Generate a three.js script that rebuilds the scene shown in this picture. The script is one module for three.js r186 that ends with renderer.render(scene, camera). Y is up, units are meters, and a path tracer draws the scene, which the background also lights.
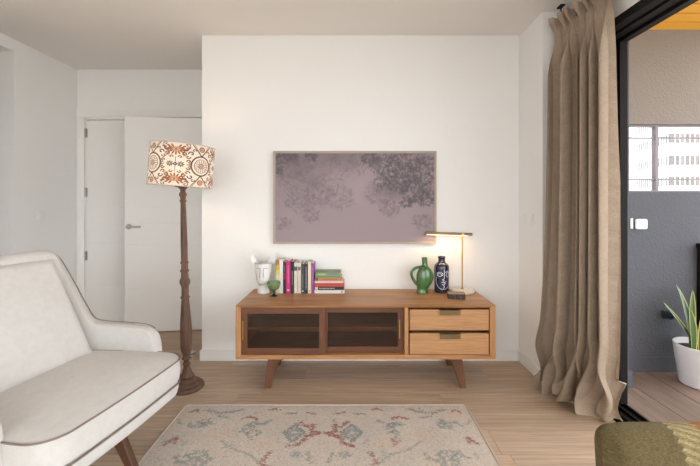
import * as THREE from 'three';
import { RoundedBoxGeometry } from 'three/addons/geometries/RoundedBoxGeometry.js';
import { mergeGeometries, toCreasedNormals } from 'three/addons/utils/BufferGeometryUtils.js';
import { RectAreaLightUniformsLib } from 'three/addons/lights/RectAreaLightUniformsLib.js';

// ---------------------------------------------------------------- camera, sky, exposure
// World: camera over the origin, looking along -z.  D = distance along the view axis (z = -D).
RectAreaLightUniformsLib.init();
const scene = new THREE.Scene();
const camera = new THREE.PerspectiveCamera(2 * Math.atan(233 / 370) * 180 / Math.PI, 700 / 466, 0.05, 300);
camera.position.set(0, 1.23, 0);
camera.lookAt(0, 1.23, -5);
camera.setViewOffset(700, 466, -2, 31, 700, 466);
scene.background = new THREE.Color().setRGB(0.93, 0.97, 1.0);
scene.backgroundIntensity = 1.0;
const renderer = new THREE.WebGLRenderer({ antialias: true });
renderer.toneMapping = THREE.LinearToneMapping;
renderer.toneMappingExposure = 5.2;
renderer.shadowMap.enabled = true;

// ---------------------------------------------------------------- helpers
let seed = 7;
const rnd = () => { seed = (seed * 1664525 + 1013904223) >>> 0; return seed / 4294967296; };
const rr = (a, b) => a + (b - a) * rnd();
const clamp = (v, a = 0, b = 1) => Math.min(b, Math.max(a, v));
const lerp = (a, b, t) => a + (b - a) * t;
const sstep = (a, b, v) => { const t = clamp((v - a) / (b - a)); return t * t * (3 - 2 * t); };
const V = (x, y, z) => new THREE.Vector3(x, y, z);
const CEIL = 2.525;

const names = {};
function numbered(n) { const k = (names[n] = (names[n] ?? -1) + 1); return k ? n + '_' + String(k).padStart(3, '0') : n; }
function mesh(name, geo, mat, parent, label) {
  const g = Array.isArray(geo) ? mergeGeometries(geo.map((q) => (q.index ? q.toNonIndexed() : q))) : geo;
  const m = new THREE.Mesh(g, mat); m.name = parent ? name : numbered(name);
  m.castShadow = m.receiveShadow = true; (parent ?? scene).add(m);
  if (label) m.userData.label = label;
  return m;
}
function tag(o, label, category, group) { o.userData.label = label; o.userData.category = category; if (group) o.userData.group = group; return o; }
function thing(name, label, category, pos = [0, 0, 0], turn = 0, group) {
  const g = new THREE.Group(); g.name = numbered(name); g.position.set(...pos); g.rotation.y = turn; scene.add(g);
  return tag(g, label, category, group);
}
function struct(name, geo, mat, label, category) {
  const o = geo ? mesh(name, geo, mat) : new THREE.Group();
  if (!geo) { o.name = name; scene.add(o); }
  o.userData.kind = 'structure';
  if (label) tag(o, label, category);
  return o;
}
// box projection of uv in metres, u along the grain axis
function uvBox(g, grain = 'x', off = [0, 0]) {
  if (g.index) g = g.toNonIndexed();
  const p = g.attributes.position, uv = new Float32Array(p.count * 2), a = V(), b = V(), c = V(), n = V();
  for (let i = 0; i < p.count; i += 3) {
    a.fromBufferAttribute(p, i); b.fromBufferAttribute(p, i + 1); c.fromBufferAttribute(p, i + 2);
    n.copy(b).sub(a).cross(c.clone().sub(a));
    const ax = Math.abs(n.x), ay = Math.abs(n.y), az = Math.abs(n.z);
    for (let k = 0; k < 3; k++) {
      const q = [a, b, c][k]; let u, v;
      if (ax > ay && ax > az) [u, v] = [q.z, q.y]; else if (ay > az) [u, v] = [q.x, q.z]; else [u, v] = [q.x, q.y];
      if (grain === 'y') { if (!(ay >= ax && ay >= az)) [u, v] = [v, u]; } else if (grain === 'z') { if (ay > ax && ay > az) [u, v] = [v, u]; }
      uv[(i + k) * 2] = u + off[0]; uv[(i + k) * 2 + 1] = v + off[1];
    }
  }
  g.setAttribute('uv', new THREE.BufferAttribute(uv, 2));
  return g;
}
// box from extents, in x, y and depth D (z = -D)
function ext(x0, x1, y0, y1, d0, d1, grain, off) {
  const g = new THREE.BoxGeometry(x1 - x0, y1 - y0, Math.abs(d1 - d0)); g.translate((x0 + x1) / 2, (y0 + y1) / 2, -(d0 + d1) / 2);
  return uvBox(g, grain, off);
}
function rbox(w, h, d, x = 0, y = 0, z = 0, r = 0.003, grain = 'x', off, seg = 2) {
  const g = new RoundedBoxGeometry(w, h, d, seg, Math.min(r, w / 2.01, h / 2.01, d / 2.01)); const q = uvBox(g, grain, off);
  q.translate(x, y, z); return q;
}
// six-faced solid from 8 points: 0-3 front ring (counter clockwise seen from front), 4-7 the same behind
function hexa(p, grain) {
  const f = [[0, 1, 2, 3], [5, 4, 7, 6], [4, 0, 3, 7], [1, 5, 6, 2], [3, 2, 6, 7], [4, 5, 1, 0]], pos = [];
  for (const [a, b, c, d] of f) for (const i of [a, b, c, a, c, d]) pos.push(...p[i]);
  const g = new THREE.BufferGeometry(); g.setAttribute('position', new THREE.Float32BufferAttribute(pos, 3)); g.computeVertexNormals();
  return uvBox(g, grain);
}
// grid surface from f(u, v) -> [x, y, z]
function surf(f, nu, nv, { uvs = [1, 1], closedU = false } = {}) {
  const pos = [], uv = [], idx = [];
  for (let j = 0; j <= nv; j++) for (let i = 0; i <= nu; i++) {
    const p = f(i / nu, j / nv); pos.push(...p); uv.push((i / nu) * uvs[0], (j / nv) * uvs[1]);
  }
  for (let j = 0; j < nv; j++) for (let i = 0; i < nu; i++) {
    const a = j * (nu + 1) + i, b = a + 1, c = a + nu + 1, d = c + 1; idx.push(a, b, d, a, d, c);
  }
  const g = new THREE.BufferGeometry();
  g.setAttribute('position', new THREE.Float32BufferAttribute(pos, 3)); g.setAttribute('uv', new THREE.Float32BufferAttribute(uv, 2));
  g.setIndex(idx); g.computeVertexNormals();
  if (closedU) { const n = g.attributes.normal; for (let j = 0; j <= nv; j++) { const a = j * (nu + 1), b = a + nu; const x = n.getX(a) + n.getX(b), y = n.getY(a) + n.getY(b), z = n.getZ(a) + n.getZ(b), l = Math.hypot(x, y, z) || 1; n.setXYZ(a, x / l, y / l, z / l); n.setXYZ(b, x / l, y / l, z / l); } }
  return g;
}
function tube(pts, r, seg = 24, rad = 8, closed = false) {
  return new THREE.TubeGeometry(new THREE.CatmullRomCurve3(pts.map((p) => (p.isVector3 ? p : V(...p))), closed, 'centripetal'), seg, r, rad, closed);
}
function lathe(pts, seg = 40) { return new THREE.LatheGeometry(pts.map(([r, y]) => new THREE.Vector2(Math.max(r, 0.0001), y)), seg); }
// smooth profile through (r, y) points
function profile(pts, n = 80) {
  const c = new THREE.CatmullRomCurve3(pts.map(([r, y]) => V(r, y, 0)), false, 'centripetal');
  return c.getPoints(n).map((p) => [p.x, p.y]);
}
function cyl(r0, r1, h, x = 0, y = 0, z = 0, seg = 24) { const g = new THREE.CylinderGeometry(r1, r0, h, seg); g.translate(x, y + h / 2, z); return g; }

// ---------------------------------------------------------------- computed textures
const hash = (x, y, s) => { let h = (x * 374761393 + y * 668265263 + s * 974634777) | 0; h = Math.imul(h ^ (h >>> 13), 1274126177); return ((h ^ (h >>> 16)) >>> 0) / 4294967296; };
function vnoise(x, y, s, px, py) {
  const x0 = Math.floor(x), y0 = Math.floor(y), fx = x - x0, fy = y - y0, w = (a, n) => ((a % n) + n) % n;
  const sx = fx * fx * (3 - 2 * fx), sy = fy * fy * (3 - 2 * fy);
  const h = (i, j) => hash(w(x0 + i, px), w(y0 + j, py), s);
  return lerp(lerp(h(0, 0), h(1, 0), sx), lerp(h(0, 1), h(1, 1), sx), sy);
}
function fbm(u, v, s, px, py, oct = 4) { let a = 0, w = 0.5, t = 0; for (let o = 0; o < oct; o++) { a += w * vnoise(u * px, v * py, s + o, px, py); t += w; px *= 2; py *= 2; w *= 0.5; } return a / t; }
function dataTex(w, h, f, srgb = true, repeat) {
  const d = new Uint8Array(w * h * 4);
  for (let j = 0; j < h; j++) for (let i = 0; i < w; i++) {
    const c = f(i / w, j / h, i, j), k = (j * w + i) * 4; d[k] = clamp(c[0], 0, 255); d[k + 1] = clamp(c[1], 0, 255); d[k + 2] = clamp(c[2], 0, 255); d[k + 3] = 255;
  }
  const t = new THREE.DataTexture(d, w, h); t.magFilter = THREE.LinearFilter; t.minFilter = THREE.LinearMipmapLinearFilter; t.generateMipmaps = true;
  t.wrapS = t.wrapT = THREE.RepeatWrapping; if (srgb) t.colorSpace = THREE.SRGBColorSpace; if (repeat) t.repeat.set(...repeat); t.needsUpdate = true;
  return t;
}
const grey = (f) => (u, v, i, j) => { const g = f(u, v, i, j) * 255; return [g, g, g]; };
function canvasTex(w, h, draw) {
  const c = document.createElement('canvas'); c.width = w; c.height = h; draw(c.getContext('2d'), w, h);
  const t = new THREE.CanvasTexture(c); t.colorSpace = THREE.SRGBColorSpace; t.wrapS = t.wrapT = THREE.RepeatWrapping; return t;
}
// wood: grain along u.  One tile is `size` metres
function woodTex(base, amp, s, knots = 0, size = [1.6, 0.4]) {
  return dataTex(1024, 256, (u, v) => {
    const warp = fbm(u, v, s + 5, 3, 4, 3);
    const rings = Math.sin((v * 14 + warp * 3) * 6.283) * 0.5 + 0.5;
    const fine = fbm(u, v, s + 11, 8, 128, 3), fib = fbm(u, v, s + 21, 24, 256, 2), broad = fbm(u, v, s + 31, 3, 6, 3);
    let t = (rings - 0.5) * 0.22 + (fine - 0.5) * 1.0 + (fib - 0.5) * 0.55 + (broad - 0.5) * 1.1;
    if (knots) { const k = fbm(u, v, s + 41, 6, 8, 2); t -= sstep(0.74, 0.9, k) * knots; }
    return base.map((c, i) => c * (1 + amp * t * (1 + 0.12 * i)));
  }, true, [1 / size[0], 1 / size[1]]);
}
const weaveBump = dataTex(256, 256, grey((u, v, i, j) => {
  const a = 0.5 + 0.5 * Math.sin(u * 6.283 * 48), b = 0.5 + 0.5 * Math.sin(v * 6.283 * 48);
  return 0.3 * (((i >> 2) + (j >> 2)) & 1 ? a : b) + 0.7 * hash(i >> 1, j >> 1, 3) * 0.6 + 0.25 * fbm(u, v, 9, 16, 16, 3);
}), false, [1 / 0.12, 1 / 0.12]);
const plasterBump = dataTex(512, 512, grey((u, v) => fbm(u, v, 77, 24, 24, 5)), false, [1 / 0.7, 1 / 0.7]);
const roughPlaster = dataTex(512, 512, grey((u, v) => fbm(u, v, 78, 64, 64, 3)), false, [1 / 0.6, 1 / 0.6]);

const std = (o) => new THREE.MeshStandardMaterial(o);
const phy = (o) => new THREE.MeshPhysicalMaterial(o);
const rgb = (r, g, b) => new THREE.Color().setRGB(r / 255, g / 255, b / 255, THREE.SRGBColorSpace);

const M = {};
M.wall = std({ color: rgb(244, 243, 241), roughness: 0.9, bumpMap: plasterBump, bumpScale: 0.0006 });
M.ceil = std({ color: rgb(244, 240, 235), roughness: 0.95, bumpMap: plasterBump, bumpScale: 0.0004 });
M.trim = std({ color: rgb(243, 241, 238), roughness: 0.45 });
M.door = std({ color: rgb(241, 239, 236), roughness: 0.4 });
M.blackMetal = phy({ color: rgb(30, 27, 26), roughness: 0.6, metalness: 0, specularIntensity: 0.25 });
M.steel = std({ color: rgb(165, 163, 160), roughness: 0.3, metalness: 1 });
M.brass = std({ color: rgb(196, 164, 104), roughness: 0.32, metalness: 1 });
M.darkBrass = std({ color: rgb(136, 115, 84), roughness: 0.42, metalness: 0.9 });
const floorTex = woodTex([196, 173, 150], 0.17, 100, 0.35, [1.9, 0.5]);
M.planks = [[1, 1, 1], [0.94, 0.93, 0.92], [1.05, 1.03, 1.0], [0.97, 0.98, 0.99]].map((c) => std({ map: floorTex, color: new THREE.Color().setRGB(c[0] * 0.9, c[1] * 0.88, c[2] * 0.86), roughness: 0.5, bumpMap: floorTex, bumpScale: 0.0006 }));
M.sub = std({ color: rgb(92, 76, 62), roughness: 0.9 });
M.oak = std({ map: woodTex([176, 127, 82], 0.24, 200, 0, [1.2, 0.35]), roughness: 0.42 });
M.oakLight = std({ map: woodTex([182, 136, 92], 0.18, 230, 0, [0.9, 0.3]), roughness: 0.48 });
M.walnut = std({ map: woodTex([98, 60, 36], 0.3, 260, 0, [0.9, 0.22]), roughness: 0.45 });
M.darkWood = std({ map: woodTex([84, 54, 36], 0.3, 261, 0, [0.9, 0.22]), roughness: 0.4 });
M.darkInside = std({ map: woodTex([136, 98, 72], 0.25, 270, 0, [0.9, 0.3]), roughness: 0.7 });
M.oldWood = std({ map: woodTex([100, 72, 57], 0.55, 300, 0.4, [0.5, 0.12]), roughness: 0.6, bumpMap: woodTex([128, 128, 128], 0.6, 300, 0.4, [0.5, 0.12]), bumpScale: 0.002 });
const creamTex = dataTex(512, 512, (u, v, i, j) => { const t = 1 + (hash(i >> 1, j, 5) - 0.5) * 0.09 + (fbm(u, v, 12, 12, 12, 4) - 0.5) * 0.05; return [215 * t, 212 * t, 208 * t]; }, true, [1 / 0.3, 1 / 0.3]);
M.cream = phy({ map: creamTex, roughness: 0.95, bumpMap: weaveBump, bumpScale: 0.0012, sheen: 0.25, sheenRoughness: 0.6, sheenColor: rgb(255, 250, 245) });
M.piping = std({ color: rgb(140, 124, 115), roughness: 0.85 });
M.glass = phy({ color: 0xffffff, transmission: 1, thickness: 0, roughness: 0.02, ior: 1.5 });
M.smoke = phy({ color: rgb(226, 214, 204), transmission: 1, thickness: 0, roughness: 0.05, ior: 1.5 });

// ---------------------------------------------------------------- the room shell
const DW = 2.875, DF = 3.62, XL = -2.69, XR = 1.298, XW = 1.48, DR = -2.8;
// floor: oak planks running along x, each one a board over a dark underlay
{
  const fl = struct('floor', ext(XL - 1.3, XW + 0.17, -0.06, -0.012, DR - 0.1, DF + 0.15), M.sub, 'pale oak plank floor with boards running across the room', 'floor');
  const w = 0.192, vars = [];
  let row = 0;
  for (let d = DF + 0.1; d > DR; d -= w, row++) {
    let x = XL - 1.25 - rr(0, 1.1);
    while (x < XW + 0.16) {
      const L = 1.28, x0 = Math.max(x, XL - 1.25), x1 = Math.min(x + L, XW);
      if (x1 - x0 > 0.05) {
        const g = ext(x0 + 0.0008, x1 - 0.0008, -0.012, 0, d - w + 0.0008, d - 0.0008, 'x', [rr(0, 3), rr(0, 3)]);
        const m = mesh('plank', g, M.planks[Math.floor(rnd() * 4)], fl);
      }
      x += L;
    }
  }
}
struct('ceiling', ext(XL - 1.3, XW + 0.17, CEIL, CEIL + 0.15, DR - 0.1, DF + 0.15), M.ceil);
struct('wall_back', ext(-1.166, XR + 0.56, 0, CEIL, DW, DF + 0.12), M.wall, 'white wall with the framed picture behind the sideboard', 'wall');
// wall with the doorway, at the end of the passage
struct('wall_far', [ext(XL - 0.1, -2.62, 0, CEIL, DF, DF + 0.12), ext(-2.62, -1.24, 2.05, CEIL, DF, DF + 0.12), ext(-1.24, -1.166, 0, CEIL, DF, DF + 0.12), ext(-2.62, -1.24, 0, 2.05, DF + 0.09, DF + 0.12)], M.wall);
// left wall with a tall opening into a corridor
struct('wall_left', [ext(XL - 0.14, XL, 0, CEIL, 2.945, DF + 0.12), ext(XL - 0.14, XL, 2.43, CEIL, 2.2, 2.945), ext(XL - 0.14, XL, 0, CEIL, DR, 2.2)], M.wall);
struct('wall_corridor', [ext(XL - 1.25, XL - 1.15, 0, CEIL, 1.4, 3.6), ext(XL - 1.15, XL - 0.14, 0, CEIL, 3.5, 3.6), ext(XL - 1.15, XL - 0.14, 0, CEIL, 1.4, 1.5)], M.wall);
// right wall: short pier, then the window bay
const WD1 = 2.29, WD0 = -2.5, WTOP = 2.262;
struct('wall_right', [
  ext(XR, XR + 0.56, 0, CEIL, 2.52, DW), ext(XW, XW + 0.17, 0, CEIL, WD1, 2.52), ext(XW, XW + 0.17, WTOP, CEIL, WD0, WD1),
  ext(XW, XW + 0.17, 0, CEIL, DR, WD0),
], M.wall);
// rear wall; its wide unseen window is added to brighten the room
struct('wall_rear', [
  ext(XL - 0.14, -2.45, 0, CEIL, DR - 0.1, DR), ext(1.2, XW + 0.17, 0, CEIL, DR - 0.1, DR), ext(-2.45, 1.2, 0, 0.1, DR - 0.1, DR), ext(-2.45, 1.2, 2.42, CEIL, DR - 0.1, DR),
], M.wall);
{
  const w2 = struct('window_2', [ext(-2.45, -2.4, 0.1, 2.42, DR - 0.07, DR - 0.03), ext(1.15, 1.2, 0.1, 2.42, DR - 0.07, DR - 0.03), ext(-2.4, 1.15, 0.1, 0.15, DR - 0.07, DR - 0.03), ext(-2.4, 1.15, 2.37, 2.42, DR - 0.07, DR - 0.03), ext(-0.65, -0.6, 0.15, 2.37, DR - 0.07, DR - 0.03)], M.blackMetal);
  mesh('pane', ext(-2.4, -0.65, 0.15, 2.37, DR - 0.052, DR - 0.048), M.glass, w2); mesh('pane', ext(-0.6, 1.15, 0.15, 2.37, DR - 0.052, DR - 0.048), M.glass, w2);
}
// baseboards
function baseboard(name, g) { struct(name, g, M.trim); }
const BB = 0.081;
baseboard('baseboard_back', rbox(XR + 1.166 + 0.014, BB, 0.014, (XR - 1.166 - 0.014) / 2, BB / 2, -DW + 0.007, 0.004));
baseboard('baseboard_passage', rbox(0.014, BB, DF - DW, -1.166 - 0.007, BB / 2, -(DF + DW) / 2, 0.004));
baseboard('baseboard_right', rbox(0.014, BB, DW - 2.52 - 0.014, XR - 0.007, BB / 2, -(DW - 0.014 + 2.52) / 2, 0.004));
baseboard('baseboard_left', rbox(0.014, BB, DF - 2.945, XL + 0.007, BB / 2, -(DF + 2.945) / 2, 0.004));

// door in the far wall: casing, a narrow shut leaf and the wide leaf ajar
{
  const zf = -DF;
  struct('trim_1', [rbox(0.075, 2.054, 0.016, -2.649, 1.027, zf + 0.008, 0.004), rbox(1.5, 0.075, 0.016, -1.937, 2.0925, zf + 0.008, 0.004),
    ext(-2.62, -2.606, 0, 2.05, DF, DF + 0.09), ext(-2.606, -1.24, 2.036, 2.05, DF, DF + 0.09)], M.trim);
  const leafBoards = (w, t, parent, zc, x0) => {
    const ys = [0.006, 0.42, 0.83, 1.03, 1.19, 2.032];
    const gs = [];
    for (let i = 0; i < 5; i++) gs.push(rbox(w, ys[i + 1] - ys[i] - 0.004, t, x0, (ys[i] + ys[i + 1]) / 2, zc, 0.002));
    gs.push(rbox(w - 0.006, 2.02, t - 0.008, x0, 1.02, zc, 0.001));
    return gs;
  };
  const d1 = struct('door_1', leafBoards(0.38, 0.038, null, zf - 0.02, -2.413), M.door, 'narrow white door leaf with three steel hinges, beside the wide ajar leaf', 'door');
  for (const y of [1.86, 1.28, 0.66]) mesh('hinge', [cyl(0.007, 0.007, 0.09, -2.604, y, zf + 0.006, 12), rbox(0.02, 0.085, 0.004, -2.598, y + 0.045, zf, 0.001)], M.steel, d1, 'small steel hinge');
  // ajar leaf, hinge edge at local x = 0, free edge at -0.885
  const d2 = new THREE.Group(); d2.name = 'door_2'; d2.userData.kind = 'structure'; tag(d2, 'wide white flush door leaf standing ajar, with a lever handle', 'door');
  d2.position.set(-1.246, 0, -DF + 0.024); d2.rotation.y = 0.152; scene.add(d2);
  mesh('leaf', leafBoards(0.885, 0.038, null, 0, -0.4425), M.door, d2);
  const hx = -0.845, hy = 1.0;
  const hd = mesh('handle', [new THREE.CylinderGeometry(0.025, 0.025, 0.008, 24).rotateX(Math.PI / 2).translate(hx, hy, 0.023), new THREE.CylinderGeometry(0.009, 0.009, 0.045, 16).rotateX(Math.PI / 2).translate(hx, hy, 0.045),
    rbox(0.13, 0.018, 0.012, hx + 0.055, hy, 0.066, 0.005)], M.steel, d2, 'brushed steel lever handle');
}

// sliding window: dark frame in the right wall, opened onto the balcony
{
  const w = struct('window_1', [
    ext(XW - 0.006, XW + 0.05, 2.215, WTOP, WD0, WD1), ext(XW + 0.05, XW + 0.06, 2.235, WTOP, WD0, WD1), ext(XW + 0.06, XW + 0.115, 2.205, WTOP, WD0, WD1), ext(XW + 0.125, XW + 0.17, 2.19, WTOP, WD0, WD1), ext(XW + 0.115, XW + 0.125, 2.22, WTOP, WD0, WD1),
  ], M.blackMetal, 'dark metal sliding balcony window standing open beside the curtain', 'window');
  mesh('jamb', [ext(XW, XW + 0.05, 0.02, 2.215, 2.25, WD1), ext(XW + 0.05, XW + 0.06, 0.02, 2.215, 2.27, WD1), ext(XW + 0.06, XW + 0.115, 0.02, 2.205, 2.24, WD1), ext(XW + 0.115, XW + 0.125, 0.02, 2.205, 2.27, WD1), ext(XW + 0.125, XW + 0.17, 0.02, 2.19, 2.215, WD1)], M.blackMetal, w);
  mesh('jamb', [ext(XW, XW + 0.17, 0.02, 2.2, WD0, WD0 + 0.05)], M.blackMetal, w);
  const rails = [ext(XW, XW + 0.17, -0.012, 0.004, WD0, WD1)];
  for (const x of [0.006, 0.05, 0.105, 0.155]) rails.push(ext(XW + x, XW + x + 0.012, 0.004, 0.018, WD0, WD1));
  mesh('track', rails, M.blackMetal, w, 'grooved black floor track');
  // closed sash near the camera end
  const sx = XW + 0.065;
  mesh('sash', [ext(sx, sx + 0.045, 0.02, 0.09, WD0 + 0.05, 0), ext(sx, sx + 0.045, 2.12, 2.205, WD0 + 0.05, 0), ext(sx, sx + 0.045, 0.09, 2.12, WD0 + 0.05, WD0 + 0.12), ext(sx, sx + 0.045, 0.09, 2.12, -0.07, 0)], M.blackMetal, w);
  mesh('pane', ext(sx + 0.018, sx + 0.024, 0.09, 2.12, WD0 + 0.12, -0.07), M.glass, w);
}

// ---------------------------------------------------------------- balcony and the street beyond
const DB = 2.69, XB = XW + 0.17;
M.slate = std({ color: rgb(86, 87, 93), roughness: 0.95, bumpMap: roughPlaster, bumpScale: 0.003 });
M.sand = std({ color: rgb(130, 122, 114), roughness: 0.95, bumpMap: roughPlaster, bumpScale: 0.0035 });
M.yellow = std({ color: rgb(228, 164, 52), roughness: 0.55 });
const deckTex = woodTex([128, 108, 96], 0.25, 400, 0, [0.8, 0.3]);
M.deck = [1, 0.93, 1.06].map((k) => std({ map: deckTex, color: new THREE.Color(k, k, k), roughness: 0.75, bumpMap: deckTex, bumpScale: 0.001 }));
M.white = std({ color: rgb(240, 240, 238), roughness: 0.5 });
const OY0 = 1.303, OY1 = 1.797;
{
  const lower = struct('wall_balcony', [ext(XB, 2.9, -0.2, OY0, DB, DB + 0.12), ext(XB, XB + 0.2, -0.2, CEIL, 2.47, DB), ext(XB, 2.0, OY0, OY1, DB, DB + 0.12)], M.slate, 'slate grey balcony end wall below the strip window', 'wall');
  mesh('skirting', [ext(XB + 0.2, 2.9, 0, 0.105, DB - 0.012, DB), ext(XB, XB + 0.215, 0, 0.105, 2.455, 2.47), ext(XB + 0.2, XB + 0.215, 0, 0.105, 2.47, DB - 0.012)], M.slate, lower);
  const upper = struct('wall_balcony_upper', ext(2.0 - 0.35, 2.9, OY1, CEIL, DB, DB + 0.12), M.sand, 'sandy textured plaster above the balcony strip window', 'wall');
  const fr = std({ color: rgb(120, 112, 116), roughness: 0.5, metalness: 0.3 });
  const wn = struct('window_3', [ext(2.0, 2.9, OY0, OY0 + 0.012, DB + 0.03, DB + 0.07), ext(2.0, 2.9, OY1 - 0.012, OY1, DB + 0.03, DB + 0.07), ext(2.0, 2.012, OY0, OY1, DB + 0.03, DB + 0.07)], fr, 'strip window with thin grey bars in the balcony end wall', 'window');
  mesh('mullion', ext(2.232, 2.254, OY0 + 0.012, OY1 - 0.012, DB + 0.03, DB + 0.07), fr, wn);
  mesh('mullion', ext(2.6, 2.622, OY0 + 0.012, OY1 - 0.012, DB + 0.03, DB + 0.07), fr, wn);
  for (const y of [1.397, 1.703]) mesh('glazing_bar', ext(2.012, 2.9, y - 0.005, y + 0.005, DB + 0.035, DB + 0.065), fr, wn);
  const ys = [OY0 + 0.012, 1.392, 1.402, 1.698, 1.708, OY1 - 0.012], xs = [2.012, 2.232, 2.254, 2.6, 2.622, 2.9];
  for (let i = 0; i < 6; i += 2) for (let j = 0; j < 6; j += 2) mesh('pane', ext(xs[i], xs[i + 1], ys[j], ys[j + 1], DB + 0.048, DB + 0.052), M.glass, wn);
  // deck boards run away from the camera
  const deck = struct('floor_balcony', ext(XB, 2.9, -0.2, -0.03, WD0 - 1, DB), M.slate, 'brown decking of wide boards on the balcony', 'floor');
  for (let x = XB, k = 0; x < 2.6; x += 0.235, k++) for (let d = DB - 0.003, q = 0; d > WD0 - 0.9; d -= 1.9, q++) mesh('deck_board', ext(x + 0.002, x + 0.232, -0.03, 0, d - 1.897, d, 'z', [k * 0.37, k * 0.19]), M.deck[(k + q) % 3], deck);
  // soffit of the balcony above, yellow boards along x
  const sf = struct('ceiling_balcony', ext(XB, 2.9, 2.51, 2.7, WD0 - 1, DB), M.yellow, 'yellow boarded balcony soffit', 'ceiling');
  for (let d = DB, k = 0; d > WD0 - 0.9; d -= 0.12, k++) mesh('soffit_board', ext(XB, 2.9, 2.483, 2.51, d - 0.106, d), M.yellow, sf);
  // railing
  const rail = thing('balcony_railing', 'black metal balcony railing seen edge-on behind the potted plant', 'railing', [2.5, 0, 0]);
  mesh('top_rail', ext(0, 0.05, 0.9, 0.93, WD0 - 0.9, DB - 0.004), M.blackMetal, rail);
  for (let i = 0; i < 5; i++) mesh('post', ext(0.005, 0.045, 0, 0.9, DB - 0.044 - i * 1.3, DB - 0.004 - i * 1.3), M.blackMetal, rail);
  for (let i = 0; i < 4; i++) mesh('infill_panel', ext(0.02, 0.03, 0.06, 0.88, DB - 1.29 - i * 1.3, DB - 0.05 - i * 1.3), M.glass, rail, 'clear glass infill');
  // rounded square sensor with a narrow strip
  const s = thing('wall_sensor', 'white rounded square sensor with a narrow strip on the slate wall', 'sensor', [2.1, 1.07, -DB]);
  s.position.x = (640 - 352) * DB / 370;
  mesh('body', rbox(0.082, 0.074, 0.024, 0, 0, 0.012, 0.0119, 'x', undefined, 5), M.white, s); mesh('magnet_strip', rbox(0.016, 0.075, 0.012, -0.066, 0.004, 0.006, 0.004), M.white, s);
  // waterproof outlet on the wall
  const o = thing('outdoor_outlet', 'small dark round outlet low on the slate wall behind plant', 'outlet', [(665.5 - 352) * DB / 370, 0.415, -DB]);
  const dk = std({ color: rgb(28, 40, 52), roughness: 0.35 });
  mesh('box', rbox(0.06, 0.06, 0.02, 0, 0, 0.01, 0.006), dk, o); mesh('cover', new THREE.CylinderGeometry(0.026, 0.03, 0.03, 24).rotateX(Math.PI / 2).translate(0, 0, 0.033), dk, o); mesh('plug', rbox(0.04, 0.022, 0.03, 0.022, -0.004, 0.05, 0.006), dk, o);
}
// building across the street: two white faces with bands of windows
{
  const b = thing('apartment_building', 'white building with bands of beige windows beyond the strip window', 'building', [44.7, 0, -52]);
  const wht = std({ color: rgb(238, 236, 234), roughness: 0.8 });
  const blinds = [[86, 68, 58], [74, 60, 54], [92, 76, 64], [66, 56, 54]].map((c) => phy({ color: rgb(...c), roughness: 0.8, specularIntensity: 0.2 }));
  // bands: spandrels of white with recessed windows between
  const rows = [[3.5, 4.8], [6.4, 7.75], [9.5, 10.85], [12.5, 13.8], [0.4, 1.7], [-2.6, -1.3]];
  const backF = [ext(0.7, 40, -12, 18, 0.5, 1.5)];
  const ang = Math.atan2(3.7, 12.4), cs = Math.cos(ang), sn = Math.sin(ang);
  const turn = (g) => g.rotateY(Math.PI / 2 - ang).clone();
  const edges = [...rows].sort((p, q) => p[0] - q[0]); const sp = [[-12, edges[0][0]]];
  edges.forEach((e, i) => sp.push([e[1], i + 1 < edges.length ? edges[i + 1][0] : 18]));
  // frontal face along +x, side face turned away from the corner
  for (const [y0, y1] of sp) {
    mesh('spandrel', ext(0, 40, y0, y1, 0, 0.5), wht, b);
    mesh('spandrel', turn(ext(0, 30, y0, y1, -0.5, 0)), wht, b);
  }
  mesh('core', backF, wht, b);
  mesh('core', turn(ext(1, 30, -12, 18, -3, -0.5)), wht, b);
  const pane = new THREE.BoxGeometry(0.62, 1.32, 0.1), pier = new THREE.BoxGeometry(0.08, 1.35, 0.1);
  const winAt = (x, y, side, k) => {
    const m = mesh('window', pane, blinds[k % 4], b), p = mesh('pier', pier, wht, b);
    if (!side) { m.position.set(x, y, -0.15); p.position.set(x + 0.35, y, -0.08); } else {
      const dx = x * sn, dz = -x * cs;   // along the receding face
      m.position.set(dx + 0.15 * cs, y, dz + 0.15 * sn); m.rotation.y = Math.PI / 2 - ang; p.rotation.y = Math.PI / 2 - ang; p.position.set(dx + 0.08 * cs + 0.35 * sn, y, dz + 0.08 * sn - 0.35 * cs);
    }
  };
  let k = 0;
  for (const [y0, y1] of rows.slice(0, 4)) { const y = (y0 + y1) / 2; for (let i = 0; i < 18; i++) winAt(0.4 + i * 0.7, y, false, k += (i % 3) + 1); for (let i = 0; i < 40; i++) winAt(0.4 + i * 0.7, y, true, k += (i % 2) + 1); }
}
{ const g = struct('ground', ext(-150, 150, -12.2, -12, -150, 200), std({ color: rgb(186, 180, 172), roughness: 0.95 })); }

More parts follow.
